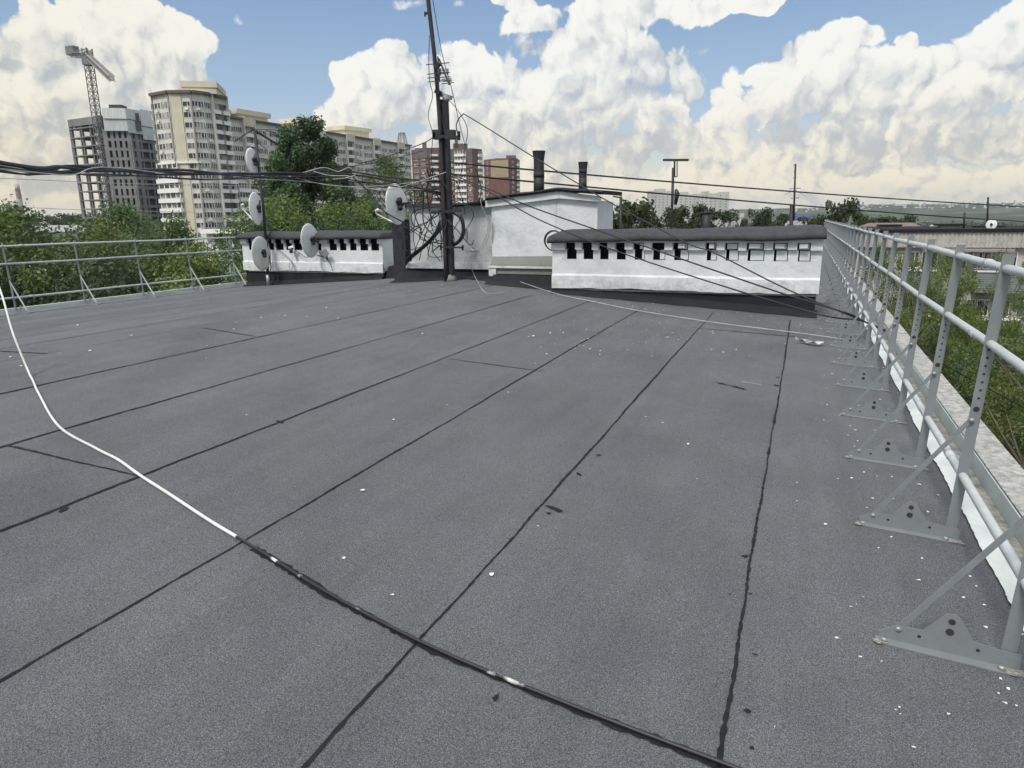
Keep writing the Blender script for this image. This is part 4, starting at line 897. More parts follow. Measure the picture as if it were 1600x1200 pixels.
class Building:
    def __init__(s, name, loc, label, cat='building', group=None):
        s.root = thing(name, loc, label, cat, group); s.loc = np.array(loc, float); s.pl = {}; s.me = {}
    def put(s, part, shape, mats, P, ang, w, d, h): s.pl.setdefault((part, id(shape)), [shape, mats, []])[2].append((np.array(P, float), ang, w, d, h))
    def finish(s):
        cnt = {}
        for (part, sid), (shape, mats, items) in s.pl.items():
            items.sort(key=lambda q: -q[2]*q[4]/(q[0][0]**2+q[0][1]**2)); first = None; left = 100-cnt.get(part, 0)
            for (P, ang, w, d, h) in items[:max(0,left)]:
                if first is None:
                    first = MBcopy(shape).build(part, mats, s.root, origin=(0,0,0)); o = first
                else: o = first.copy(); col.objects.link(o)
                o.location = P-s.loc; o.rotation_euler = (0,0,ang); o.scale = (w,d,h)
            cnt[part] = cnt.get(part,0)+min(len(items), max(0,left))
            rest = items[max(0,left):]
            if rest:
                m = MB(); V = np.array(shape.v)
                for (P, ang, w, d, h) in rest:
                    ca, sa = math.cos(ang), math.sin(ang); Q = V*np.array([w,d,h]); R = np.stack([Q[:,0]*ca-Q[:,1]*sa, Q[:,0]*sa+Q[:,1]*ca, Q[:,2]], 1)+P
                    o0 = len(m.v); m.v.extend(map(tuple, R)); m.f.extend([[o0+i for i in f] for f in shape.f]); m.mi.extend(shape.mi); m.sm.extend(shape.sm)
                m.build(part, mats, s.root, kind='stuff')
def MBcopy(a): m = MB(); m.v = list(a.v); m.f = list(a.f); m.mi = list(a.mi); m.sm = list(a.sm); return m
m_cream = mat('cream_panel', (.56,.52,.41), .85, .08, .3); m_pale = mat('pale_panel', (.58,.565,.53), .85, .14, .25); m_violet = mat('mauve_panel', (.30,.265,.27), .85, .12, .3)
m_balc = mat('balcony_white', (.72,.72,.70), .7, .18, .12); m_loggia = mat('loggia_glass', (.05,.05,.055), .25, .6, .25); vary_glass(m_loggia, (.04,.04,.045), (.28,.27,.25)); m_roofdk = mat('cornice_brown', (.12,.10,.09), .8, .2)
m_conc = mat('raw_concrete', (.20,.20,.205), .95, .22, .25); m_concdk = mat('raw_concrete_dark', (.085,.085,.09), .95, .3, .3); m_screen = mat('screen_sheet', (.46,.50,.51), .5, .12, .6, stretch=(3,3,.2)); m_screen2 = mat('screen_sheet_pale', (.56,.59,.59), .5, .12, .6, stretch=(3,3,.2))
m_brick = mat('dark_brick', (.135,.082,.074), .9, .2, .3); m_brickr = mat('red_brick', (.17,.085,.075), .9, .2, .3); m_yel = mat('yellow_brick', (.36,.285,.18), .9, .1, .3); m_greybr = mat('grey_brick', (.125,.105,.108), .9, .2, .3)
rac = random.Random(77)
def facade(B, P0, P1, z0, fh, nf, cols, winmat=None, skip=0, wmats=None):
    """P0->P1 left to right seen from outside"""
    P0, P1 = np.array(P0[:2]), np.array(P1[:2]); L = np.linalg.norm(P1-P0); t = (P1-P0)/L; nrm = np.array([t[1], -t[0]]); ang = math.atan2(t[1], t[0]); wm = wmats or [m_glass, m_frame]
    for fl in range(skip, nf):
        z = z0+fl*fh
        for (u, w, ty) in cols:
            p = P0+t*L*u
            q = lambda off, zz: (p[0]+nrm[0]*off, p[1]+nrm[1]*off, zz)
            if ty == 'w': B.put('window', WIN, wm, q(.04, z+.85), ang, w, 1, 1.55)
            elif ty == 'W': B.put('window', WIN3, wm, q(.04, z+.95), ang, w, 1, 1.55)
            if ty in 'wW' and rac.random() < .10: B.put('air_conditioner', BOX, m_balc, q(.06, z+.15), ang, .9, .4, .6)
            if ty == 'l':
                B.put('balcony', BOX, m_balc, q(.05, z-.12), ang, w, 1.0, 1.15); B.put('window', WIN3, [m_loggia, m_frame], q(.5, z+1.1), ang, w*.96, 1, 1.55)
            elif ty == 'o':
                B.put('balcony', BOX, m_balc, q(.05, z-.12), ang, w, .9, 1.05); B.put('window', VOID, m_loggia, q(.06, z+.95), ang, w*.9, 1, 1.8)
def P2(px, D, py=345): P = atD(px, py, D); return np.array([P[0], P[1]])
def back(P, d): P = np.array(P[:2]); return P*(1+d/np.linalg.norm(P))
FG = GZ-3
# corner tower, beige
c = [P2(236,228,148), P2(263,221,143), P2(299,218.5,143), P2(316,219.5,146), P2(352,226,152)]
zt = atD(263,143,221)[2]; B = Building('apartment_tower', (c[1][0], c[1][1], FG), 'tall beige corner tower of the long apartment building, right of the unfinished towers')
m = MB(); m.prism([tuple(p) for p in c]+[tuple(back(c[4],22)), tuple(back(c[0],22))], FG, zt); m.build('wall', m_pale, B.root)
def strip(B, P0, P1, z0, z1, off, name, mt, th=.4):
    P0, P1 = np.array(P0), np.array(P1); t = (P1-P0)/np.linalg.norm(P1-P0); nr = np.array([t[1],-t[0]]); m = MB()
    a, b_, c_, d = P0+nr*(off+th), P1+nr*(off+th), P1+nr*.01, P0+nr*.01
    m.hexa([(a[0],a[1],z0),(b_[0],b_[1],z0),(c_[0],c_[1],z0),(d[0],d[1],z0),(a[0],a[1],z1),(b_[0],b_[1],z1),(c_[0],c_[1],z1),(d[0],d[1],z1)]); return m.build(name, mt, B.root)
nf = int((zt-2.0-FG)/2.6); fh = (zt-2.2-FG)/nf
lerp = lambda a, b_, u: np.array(a)+(np.array(b_)-np.array(a))*u
strip(B, lerp(c[1],c[2],.05), lerp(c[1],c[2],.52), FG, zt-.6, .0, 'corner_panel', m_cream, .25); strip(B, lerp(c[1],c[2],.93), lerp(c[1],c[2],.99), FG, zt-.6, .0, 'pilaster', m_violet, .4); strip(B, lerp(c[0],c[1],.01), lerp(c[0],c[1],.05), FG, zt-.6, .0, 'pilaster', m_violet, .3); strip(B, lerp(c[0],c[1],.93), lerp(c[0],c[1],.99), FG, zt-.6, .0, 'pilaster', m_violet, .3)
zb_ = FG+fh*(nf-6)-.4
strip(B, lerp(c[0],c[1],.03), lerp(c[0],c[1],.97), zb_-fh*4, zb_, .0, 'wall_panel', m_violet, .1)
strip(B, c[0], c[1], zb_, zb_+.5, .1, 'belt_course', m_balc, .5); strip(B, c[1], c[2], zb_, zb_+.5, .1, 'belt_course', m_balc, .5); strip(B, c[2], c[4], zb_, zb_+.5, .1, 'belt_course', m_balc, .5)
facade(B, c[0], c[1], FG, fh, nf, [(.30,6.6,'W'),(.74,4.6,'W')]); facade(B, c[0], c[1], FG, fh, nf-6, [(.5,10.5,'l')], skip=3)
facade(B, c[1], c[2], FG, fh, nf, [(.72,2.2,'w')]); facade(B, c[2], c[3], FG, fh, nf, [(.45,3.4,'W')]); facade(B, c[3], c[4], FG, fh, nf, [(.14,2.9,'W'),(.52,3.6,'o'),(.83,3.6,'o')])
for (p, q) in ((.30,.36),(.98,1.0)): strip(B, lerp(c[3],c[4],p), lerp(c[3],c[4],q), FG, zt, .0, 'pilaster', m_pale, .9)
for (a, b_) in ((c[0],c[1]),(c[1],c[2]),(c[2],c[3]),(c[3],c[4])): strip(B, a, b_, zt-.5, zt+.25, .3, 'cornice', m_roofdk, .5)
m = MB(); k = atD(318,134,228); m.obox((k[0],k[1]), -R_(55), 7, 4.5, zt, k[2]); m.obox((k[0],k[1]), -R_(55), 7.25, 4.75, k[2]-1.6, k[2]-.05); k2 = atD(300,140,226); m.obox((k2[0],k2[1]), -R_(55), 2.5, 3, zt, k2[2]); m.build('penthouse', m_cream, B.root)
B.finish()
# long beige building
D0, D1 = 232, 306; a0, a1 = P2(353,D0,182), P2(641,D1,223); zt = atD(360,183,233)[2]
B = Building('apartment_building', ((a0[0]+a1[0])/2, (a0[1]+a1[1])/2, FG), 'long beige many storeyed apartment building stretching behind the tallest poplar')
t_ = (a1-a0)/np.linalg.norm(a1-a0); nr_ = np.array([t_[1],-t_[0]]); LB = np.linalg.norm(a1-a0)
m = MB(); m.prism([tuple(a0), tuple(a1), tuple(a1-nr_*16), tuple(a0-nr_*16)], FG, zt); m.build('wall', m_pale, B.root)
nf = int((zt-2.0-FG)/2.75); fh = (zt-2.2-FG)/nf; nb = 6; cols = []
for k in range(nb):
    u0, u1 = k/nb, (k+1)/nb; w = LB/nb
    cols += [(u0+.09/nb,1.7,'w'),(u0+.24/nb,3.4,'W'),(u0+.5/nb,w*.22,'o'),(u0+.75/nb,3.4,'W'),(u0+.91/nb,1.7,'w')]
    strip(B, lerp(a0,a1,u0+.355/nb), lerp(a0,a1,u0+.375/nb), FG, zt, .0, 'pilaster', m_pale, 1.1); strip(B, lerp(a0,a1,u0+.625/nb), lerp(a0,a1,u0+.645/nb), FG, zt, .0, 'pilaster', m_pale, 1.1)
    strip(B, lerp(a0,a1,u0+.385/nb), lerp(a0,a1,u0+.615/nb), zt-2.0, zt+.6, .0, 'attic', m_cream, .9)
facade(B, a0, a1, FG, fh, nf, cols)
low = [(k/nb+.24/nb,4.6,'l') for k in range(nb)]+[(k/nb+.78/nb,4.6,'l') for k in range(nb)]
facade(B, a0, a1, FG, fh, nf-6, low, skip=4)
zb_ = FG+fh*(nf-6)-.4; strip(B, a0, a1, zb_, zb_+.45, .1, 'belt_course', m_balc, .35)
strip(B, a0, a1, zt-.35, zt+.25, .2, 'cornice', m_roofdk, .6)
for (px0, px1, py, d_) in ((371,417,174,238),(467,503,187,262),(538,576,199,286)):
    k0, k1 = P2(px0,d_,py), P2(px1,d_+8,py); z1 = atD((px0+px1)/2,py,d_+4)[2]; m = MB(); m.prism([tuple(k0),tuple(k1),tuple(k1-nr_*8),tuple(k0-nr_*8)], zt, z1-1.4); k0b, k1b = k0-t_*.8+nr_*.8, k1+t_*.8+nr_*.8; m.prism([tuple(k0b),tuple(k1b),tuple(k1b-nr_*9),tuple(k0b-nr_*9)], z1-1.4, z1); m.build('penthouse', m_cream, B.root)
m = MB(); k0 = P2(628,304,214)
for j in range(8):
    a = j*math.pi/4; p = k0+np.array([math.cos(a),math.sin(a)])*2.2; q = k0+np.array([math.cos(a),math.sin(a)])*1.3; zz = atD(628,209,304)[2]; m.bar((p[0],p[1],zt),(q[0],q[1],zz),.3); 
m.prism([(k0[0]+1.5*math.cos(a), k0[1]+1.5*math.sin(a)) for a in np.linspace(0,6.28,8,endpoint=False)], zz, zz+.4); m.build('roof_lantern', m_galv, B.root)
B.finish()
# white slabs lower down before them, with a row of glazed balconies
k0, k1 = P2(312,68), P2(392,64); zt = atD(350,360,66)[2]
B = Building('apartment_house', ((k0[0]+k1[0])/2,(k0[1]+k1[1])/2,GZ), 'white house with glazed balconies and a pale green panel beyond the left railing end')
nr_ = np.array([(k1-k0)[1],-(k1-k0)[0]])/np.linalg.norm(k1-k0); m = MB(); m.prism([tuple(k0),tuple(k1),tuple(k1-nr_*11),tuple(k0-nr_*11)], GZ, zt); m.build('wall', mat('white_panel',(.66,.66,.64),.85,.1,.6), B.root)
facade(B, k0, k1, zt-2.4, 2.8, 1, [(.45,2.2,'W'),(.72,2.6,'W'),(.95,1.6,'W')]); facade(B, k0, k1, zt-8.0, 2.8, 2, [(.3,1.4,'w'),(.9,1.4,'w')])
strip(B, lerp(k0,k1,.5), lerp(k0,k1,.98), zt-4.0, zt-2.2, .3, 'balcony', mat('green_panel',(.30,.42,.39),.6,.1,1), .5); strip(B, lerp(k0,k1,.1), lerp(k0,k1,.98), zt-.25, zt+.12, .1, 'cornice', m_balc, .6)
B.finish()
# unfinished tower: open frame and the wall frame beside it
c0, c1 = P2(108,292,188), P2(160,276,184); zt = atD(130,184,284)[2]
B = Building('unfinished_tower', (c0[0],c0[1],FG), 'unfinished open concrete frame tower under the crane'); nr_ = np.array([(c1-c0)[1],-(c1-c0)[0]])/np.linalg.norm(c1-c0)
nf = int((zt-FG)/2.85); fh = (zt-FG)/nf
for k in range(1, nf+1):
    m = MB(); z = FG+k*fh; m.prism([tuple(c0+nr_*.6), tuple(c1+nr_*.6), tuple(c1-nr_*15), tuple(c0-nr_*15)], z-.36-(2.0 if k == nf else 0), z); m.build('floor_slab', m_conc, B.root)
m = MB(); LW = np.linalg.norm(c1-c0)
for u in (0,.045,.30,.36,.62,.97):
    for dp in (0,-7,-14.2):
        p = lerp(c0,c1,u)+nr_*dp; m.obox((p[0],p[1]), math.atan2((c1-c0)[1],(c1-c0)[0]), (.24 if u else .36), .35, FG, zt-.3)
m.build('column', m_conc, B.root)
m = MB()
for (u0,u1,dp) in ((.45,.98,-5),(.14,.26,-9)): 
    p, q = lerp(c0,c1,u0)+nr_*dp, lerp(c0,c1,u1)+nr_*dp; m.prism([tuple(p),tuple(q),tuple(q-nr_*5),tuple(p-nr_*5)], FG, zt-.5)
m.build('core_wall', m_concdk, B.root)
m = MB()
for k in range(5, nf): 
    p = lerp(c0,c1,.86)+nr_*1.2; q = lerp(c0,c1,.99)+nr_*1.2; z = FG+k*fh; m.bar((p[0],p[1],z),(q[0],q[1],z+fh),.18); m.bar((p[0],p[1],z),(p[0],p[1],z+fh),.15); m.bar((q[0],q[1],z),(q[0],q[1],z+fh),.15)
m.build('hoist', m_galv, B.root); B.finish()
c0, c1, c2 = P2(159,268,170), P2(196,266,170), P2(243,274,178); zt = atD(180,203,268)[2]
B = Building('unfinished_tower', (c1[0],c1[1],FG), 'unfinished concrete tower wrapped at the top in pale metal screens')
nf = int((zt-FG)/2.95); fh = (zt-FG)/nf; off = lambda P, d: np.array(P)*(1+d/np.linalg.norm(P))
m = MB(); m.prism([tuple(off(c0,.9)),tuple(off(c1,.9)),tuple(off(c2,.9)),tuple(off(c2,14)),tuple(off(c0,14))], FG, zt+6); m.build('core_wall', m_concdk, B.root)  # dark box behind the frame, its colour stands for the unlit interior
def frame(P0, P1, us, nf, solid=()):
    m = MB(); ang = math.atan2((P1-P0)[1],(P1-P0)[0])
    for (u, w) in us: p = lerp(P0,P1,u); m.obox((p[0],p[1]), ang, w/2, .35, FG, zt)
    for k in range(nf+1):
        z = FG+k*fh; p = lerp(P0,P1,.5); m.obox((p[0],p[1]), ang, np.linalg.norm(P1-P0)/2, .33, z-.5, z+.4)
    m.build('frame_wall', m_conc, B.root)
frame(c0, c1, [(0,1.2),(.28,.9),(.5,.9),(.74,.9),(1,1.3)], nf); frame(c1, c2, [(.03,1.4),(.22,1.4),(.36,.5),(.62,.35),(.80,1.6),(1,1.2)], nf)
ztops = atD(180,170,267)[2]; zmid = (zt+ztops)/2
for j, (Pa, Pb, zz0, zz1, o_, mt) in enumerate([(c0,c1,zmid,ztops,1.4,m_screen2),(c0,c1,zt-.5,zmid-.2,1.0,m_screen),(c1,lerp(c1,c2,.45),zmid,ztops,1.4,m_screen),(c1,lerp(c1,c2,.45),zt-1,zmid-.2,1.,m_screen),(lerp(c1,c2,.46),c2,zmid-1.5,ztops+.5,1.3,m_screen2),(lerp(c1,c2,.46),c2,zt-2.5,zmid-1.7,1.,m_screen),(lerp(c0,c1,0)-np.array([0,0]),lerp(c0,c1,.48),ztops-.3,ztops-.1,1.2,m_screen)]):
    d = off(Pa,-o_); e_ = off(Pb,-o_); strip(B, d, e_, zz0, zz1, .0, 'protective_screen', mt, .15)
m = MB(); k = atD(184,165,272); m.obox((k[0],k[1]), .5, 2., 2., ztops-2, k[2]); m.build('formwork', m_concdk, B.root)
m = MB(); k = off(c1,6); m.obox((k[0],k[1]), .5, 5., 4., zt, ztops-1); m.build('top_core', m_concdk, B.root)
B.finish()
# crane
k0 = P2(139,270,100); zc = atD(138,100,270)[2]; cr_ = thing('tower_crane', (k0[0],k0[1],FG), 'tower crane over the unfinished concrete towers', 'crane')
def lattice(a, c, w, n, r):
    m = MB(); a, c = np.array(a,float), np.array(c,float); t = (c-a)/np.linalg.norm(c-a); u = np.cross(t,[0,0,1.]) if abs(t[2])<.9 else np.array([1.,0,0]); u /= np.linalg.norm(u); v = np.cross(t,u)
    cs = [(1,1),(1,-1),(-1,-1),(-1,1)]
    for (i,j) in cs: m.bar(a+(u*i+v*j)*w/2, c+(u*i+v*j)*w/2, r)
    for k in range(n):
        for q in range(4):
            (i,j),(i2,j2) = cs[q], cs[(q+1)%4]; m.bar(a+(c-a)*k/n+(u*i+v*j)*w/2, a+(c-a)*(k+1)/n+(u*i2+v*j2)*w/2, r*.7); m.bar(a+(c-a)*k/n+(u*i+v*j)*w/2, a+(c-a)*k/n+(u*i2+v*j2)*w/2, r*.7)
    return m
m_crane = mat('crane_paint', (.17,.17,.175), .6, .2, 1)
lattice((k0[0],k0[1],FG),(k0[0],k0[1],zc),1.9,34,.2).build('mast', m_crane, cr_)
m = lattice((k0[0],k0[1],zc-.2),(k0[0],k0[1],zc+4.5),2.0,3,.3); m.obox((k0[0]+.8,k0[1]-.8), .5, 1.3, 1.3, zc-.6, zc+1.8); m.build('slewing_head', m_crane, cr_)
tip = np.array(atD(175,123,225)); cen = np.array([k0[0],k0[1],zc+2.4]); lattice(cen, tip, 1.4, 20, .2).build('jib', mat('crane_pale',(.34,.33,.33),.6,.2,1), cr_)
cj = np.array(atD(114,86,285)); m = lattice(cen, cj, 1.4, 6, .25); m.bar(cj, cj+np.array([0,0,2.6]), 3.6, 2.2); m.build('counter_jib', m_crane, cr_)
m = MB(); top = np.array([k0[0],k0[1],zc+4.5]); m.bar(top, cj+np.array([0,0,.8]), .22); m.bar(top, cen+(tip-cen)*.5+np.array([0,0,.8]), .22); m.build('tie_rod', m_crane, cr_)
# brown towers
def brown(pxs, Ds, py, label, mt, cols_list, top_extra, name='apartment_tower'):
    P = [P2(x, d, py) for x, d in zip(pxs, Ds)]; zt = atD(pxs[0], py, Ds[0])[2]; B = Building(name, (P[0][0],P[0][1],FG-6), label)
    m = MB(); m.prism([tuple(p) for p in P]+[tuple(back(P[-1],18)), tuple(back(P[0],18))], FG-6, zt); m.build('wall', mt, B.root); nf = int((zt-FG)/3.0); fh = (zt-.8-FG)/nf
    for i in range(len(P)-1): facade(B, P[i], P[i+1], FG, fh, nf, cols_list[i], skip=3)
    for (u0,u1,h) in top_extra:
        a, c_ = lerp(P[0],P[-1],u0), lerp(P[0],P[-1],u1); m = MB(); m.prism([tuple(a),tuple(c_),tuple(back(c_,8)),tuple(back(a,8))], zt, zt+h); m.build('penthouse', m_greybr, B.root)
    return B, P, zt, fh
B, P, zt, fh = brown((643,668,700),(392,384,388),234,'dark brown brick tower left of the mast',m_brick,[[(.25,3.0,'W'),(.7,3.,'W')],[(.3,4.,'o'),(.75,2.,'w')]],[(.1,.9,.8),(.3,.42,3.5)])
strip(B, lerp(P[1],P[2],.05), lerp(P[1],P[2],.12), FG, zt-14, 0, 'red_stripe', m_brickr, .3); strip(B, P[0], P[1], zt-5, zt, 0, 'attic', m_greybr, .3); strip(B, P[1], P[2], zt-5, zt, 0, 'attic', m_greybr, .3); B.finish()
B, P, zt, fh = brown((700,738,753),(378,374,380),233,'dark brown brick tower right of the mast with pale balconies',m_brick,[[(.12,2.,'w'),(.5,6.2,'l'),(.88,2.,'w')],[(.75,3.5,'l')]],[(.15,.58,2.8),(.2,.3,5.5)])
strip(B, lerp(P[0],P[1],.72), lerp(P[0],P[1],.98), FG, zt-9, 0, 'red_stripe', m_brickr, .02); strip(B, lerp(P[1],P[2],.0), lerp(P[1],P[2],.5), FG, zt-9, 0, 'red_stripe', m_brickr, .25); strip(B, P[0], P[1], zt-5.5, zt, 0, 'attic', m_greybr, .3); B.finish()
B, P, zt, fh = brown((756,766,795,812),(446,440,434,446),250,'red and yellow brick tower between mast and thick vent pipe',m_brickr,[[(.5,2.,'w')],[],[(.35,2.5,'W'),(.8,2.5,'l')]],[(.3,.95,.9),(.62,.9,2.6)])
strip(B, lerp(P[1],P[2],.03), lerp(P[1],P[2],.97), zt-11, zt-1.0, 0, 'yellow_wall', m_yel, .15); B.finish()
# far pale blocks
def farblock(parts, D, label, mt):
    k0 = P2(parts[0][0], D); B = Building('apartment_block', (k0[0],k0[1],-22), label); 
    for (x0, x1, py) in parts:
        a, c_ = P2(x0,D,py), P2(x1,D,py); zt = atD((x0+x1)/2,py,D)[2]; m = MB(); m.prism([tuple(a),tuple(c_),tuple(back(c_,20)),tuple(back(a,20))], -22, zt); m.build('wall', mt, B.root)
        L = np.linalg.norm(c_-a); nw = max(2,int(L/4.2)); facade(B, a, c_, -22, 3.0, int((zt+20)/3.0), [((i+.5)/nw,1.9,'w') for i in range(nw)], skip=4, wmats=[mat('far_glass',(.16,.16,.17),.4,.2), m_pale])
    B.finish()
m_farw = mat('far_white', (.43,.43,.425), .9, .1, .1)
farblock([(1011,1022,298),(1022,1040,295),(1040,1061,298),(1061,1076,300),(1076,1095,303),(1095,1108,299),(1108,1122,302),(1122,1140,300)], 820, 'pale many storeyed block on the horizon behind the right white block', m_farw)
farblock([(1143,1163,333)], 900, 'small low pale block right of the pale block on the horizon', m_farw)
k = P2(1246,480); B = Building('warehouse', (k[0],k[1],GZ-6), 'small building with violet blue roof on the right horizon')
m = MB(); z = atD(1246,343,480)[2]; m.obox(k, -.1, 6.5, 5, GZ-6, z); m.build('wall', m_farw, B.root); m = MB(); m.obox(k, -.1, 7, 5.5, z, z+2.2); m.build('roof', mat('blue_roof',(.12,.12,.52),.6,.1), B.root)
# smokestack and low house on the left
k = P2(36,900); zt = atD(28,287,900)[2]; sk = thing('smokestack', (k[0],k[1],GZ-6), 'tall red and white banded smokestack on the left horizon', 'chimney')
m = MB(); nz = 9
for i in range(nz):
    m.cur = i % 2; z0 = GZ-6+(zt-GZ+6)*i/nz; z1 = GZ-6+(zt-GZ+6)*(i+1)/nz; m.tube([(k[0],k[1],z0),(k[0],k[1],z1)], [3.6-.16*i,3.6-.16*(i+1)], 14, cap=(i in (0,nz-1)))
m.build('shaft', [mat('stack_white',(.42,.38,.37),.9,.1), mat('stack_red',(.28,.19,.18),.9,.1)], sk)
B = Building('low_house', tuple(list(P2(85,185))+[GZ]), 'low house with pale metal roof among the trees behind the left railing')
k = P2(88,185); z = atD(88,358,185)[2]; m = MB(); m.obox(k, .9, 6, 5, GZ, z-.6); m.build('wall', m_pale, B.root); m = MB()
u = np.array([math.cos(.9),math.sin(.9)]); v = np.array([-u[1],u[0]])
q = [k-u*7-v*5.6, k+u*7-v*5.6, k+u*7+v*5.6, k-u*7+v*5.6]; r0, r1 = k-u*4, k+u*4; zr = atD(80,352,185)[2]
m.add([(*q[0],z-.6),(*q[1],z-.6),(*q[2],z-.6),(*q[3],z-.6),(*r0,zr),(*r1,zr)], [(0,1,5,4),(1,2,5),(2,3,4,5),(3,0,4),(3,2,1,0)]); m.build('roof', mat('pale_roof',(.30,.31,.32),.5,.1,.3), B.root)

# the low house on the right
YH = 49.; zt = atY(1480,362,YH)[2]; xa, xb = atY(1338,366,YH)[0], atY(1800,366,YH)[0]
B = Building('apartment_house', ((xa+xb)/2, YH+6, GZ), 'five storey house with ribbed pale parapet and flat roof beyond the right railing')
m = MB(); m.box(xa, xb, YH, YH+12, GZ, zt-.95); m.build('wall', mat('house_wall',(.50,.48,.43),.9,.15,.8,c2=(.36,.34,.31)), B.root)
m = MB(); x = xa; i = 0
while x < xb: m.box(x+.01, min(x+3.1,xb)-.01, YH-.35, YH+12, zt-.93, zt-.02+.02*(i%2)); x += 3.1; i += 1
for x in np.arange(xa, xb, .22): m.box(x, x+.09, YH-.40, YH-.349, zt-.90, zt-.06)
m.build('parapet', mat('ribbed_panel',(.47,.46,.43),.9,.2,2.5,c2=(.30,.295,.28),detail=8), B.root)
m = MB(); m.box(xa-.1, xb, YH-.5, YH+12.2, zt, zt+.16); m.build('roof', m_tar, B.root)
m = MB(); m.box(atY(1440,390,YH)[0], atY(1578,390,YH)[0], YH-1.2, YH-.36, zt-1.12, zt-.98); m.build('awning', m_violet, B.root)
zw = atY(1500,420,YH)[2]; hw = atY(1500,393,YH)[2]-zw
for fl in range(3):
    for (x0, x1) in ((1345,1360),(1372,1386),(1402,1414),(1418,1436),(1440,1466),(1476,1512),(1520,1535),(1537,1556),(1562,1590),(1600,1630)):
        a, c_ = atY(x0,400,YH)[0], atY(x1,400,YH)[0]; B.put('window', WIN, [m_glass, m_frame], ((a+c_)/2, YH-.03, zw-2.8*fl), 0, c_-a, 1, hw)
for (x0,x1) in ((1410,1470),(1520,1600)):
    a, c_ = atY(x0,430,YH)[0], atY(x1,430,YH)[0]
    for fl in range(3):
        m = MB(); z0 = zw-2.8*fl-1.3
        for j in range(9): m.hexa([(a,YH-.95,z0+j*.13),(c_,YH-.95,z0+j*.13),(c_,YH-.04,z0+j*.13),(a,YH-.04,z0+j*.13),(a,YH-.92,z0+.128+j*.13),(c_,YH-.92,z0+.128+j*.13),(c_,YH-.04,z0+.128+j*.13),(a,YH-.04,z0+.128+j*.13)])
        m.build('balcony', mat('siding',(.16,.18,.18),.7,.15,2), B.root)
        m = MB(); m.box(a-.05,c_+.05,YH-1.0,YH-.04,z0+1.18,z0+1.25); m.build('sill', m_balc, B.root)
for (px0,px1,py) in ((1469,1500,353),(1532,1562,356),(1378,1402,354)):
    a, c_ = atY(px0,360,YH+5)[0], atY(px1,360,YH+5)[0]; z1 = atY(px0,py,YH+5)[2]; m = MB(); m.box(a,c_,YH+5,YH+6.2,zt+.16,z1); v_ = m.build('vent_block', m_pale, B.root); m = MB(); m.box(a-.25,c_+.25,YH+4.8,YH+6.4,z1,z1+.13); m.build('cap', m_tar, v_)
B.finish()
def roof_pole(px, py0, py1, Y, label):
    p, q = atY(px,py1,Y), atY(px+1,py0,Y); m = MB(); m.tube([(p[0],Y,zt+.1), q], .055, 8); return m.build('roof_pole', m_black, label=label, cat='pole')
roof_pole(1543,308,352,YH+2,'tall dark pole on the flat roof of the right low house'); roof_pole(1506,332,358,YH+3,'shorter dark pole on the flat roof of the right low house')
cD = atY(1549,351,YH+1.6); dish(cD, .28, .30, (-.3,-.9,.1), None, 'round pale satellite dish on the roof of the right low house', m_dishw, standoff=(cD[0],YH+2,cD[2]))
def hip(px0, px1, pe, pr, D, dep, label, rm, ang):
    a, c_ = P2(px0,D), P2(px1,D); ze = atD((px0+px1)/2,pe,D)[2]; zr = atD((px0+px1)/2,pr,D)[2]; k = (a+c_)/2; B = Building('hip_roofed_house', (k[0],k[1],GZ), label)
    u = (c_-a)/np.linalg.norm(c_-a); v = np.array([-u[1],u[0]]); L = np.linalg.norm(c_-a)/2
    m = MB(); m.prism([tuple(a), tuple(c_), tuple(c_+v*dep), tuple(a+v*dep)], GZ, ze); m.build('wall', m_pale, B.root)
    q = [a-u*.6-v*.6, c_+u*.6-v*.6, c_+u*.6+v*(dep+.6), a-u*.6+v*(dep+.6)]; r0, r1 = a+u*L*ang+v*dep/2, c_-u*L*ang+v*dep/2
    m = MB(); m.add([(*q[0],ze),(*q[1],ze),(*q[2],ze),(*q[3],ze),(*r0,zr),(*r1,zr)], [(0,1,5,4),(1,2,5),(2,3,4,5),(3,0,4),(3,2,1,0)]); m.build('roof', rm, B.root)
m_redroof = mat('red_roof', (.20,.12,.12), .7, .15, .6)
hip(1335, 1450, 361, 349, 84, 14, 'house with a wide dull red roof beyond the far end of the right railing', m_redroof, .35)
hip(1450, 1472, 361, 352, 80, 8, 'small house with pale grey green roof right of the dull red roof', mat('greygreen_roof',(.36,.40,.39),.6,.1,.5), .6)
hip(1285, 1300, 349, 343, 95, 8, 'little reddish roof just left of the railing far end', m_redroof, .5)

# ------------------------------------------------------------------ light, sky, haze
SUN_EL, SUN_AZ = R_(52), yaw*0+R_(-22.8-148)      # behind and to the left of the photographer
sd = np.array([math.sin(SUN_AZ)*math.cos(SUN_EL), math.cos(SUN_AZ)*math.cos(SUN_EL), math.sin(SUN_EL)])
sl = bpy.data.lights.new('sun', 'SUN'); sl.energy = 2.3; sl.angle = R_(11); sl.color = (1,.955,.88)
so = bpy.data.objects.new('sun', sl); sc.collection.objects.link(so); so.rotation_euler = Vector(sd).to_track_quat('Z','Y').to_euler()
w = bpy.data.worlds.new('World'); sc.world = w; w.use_nodes = True; nt = w.node_tree; nt.nodes.clear(); N = nt.nodes.new; L = nt.links.new
def V(x): return x
def setin(s, v):
    if isinstance(v, (int, float)): s.default_value = v
    elif isinstance(v, (tuple, list)): s.default_value = v
    else: L(v, s)
def M(op, a, b=0., c=0., clamp=False):
    n = N('ShaderNodeMath'); n.operation = op; n.use_clamp = clamp; setin(n.inputs[0], a); setin(n.inputs[1], b); setin(n.inputs[2], c); return n.outputs[0]
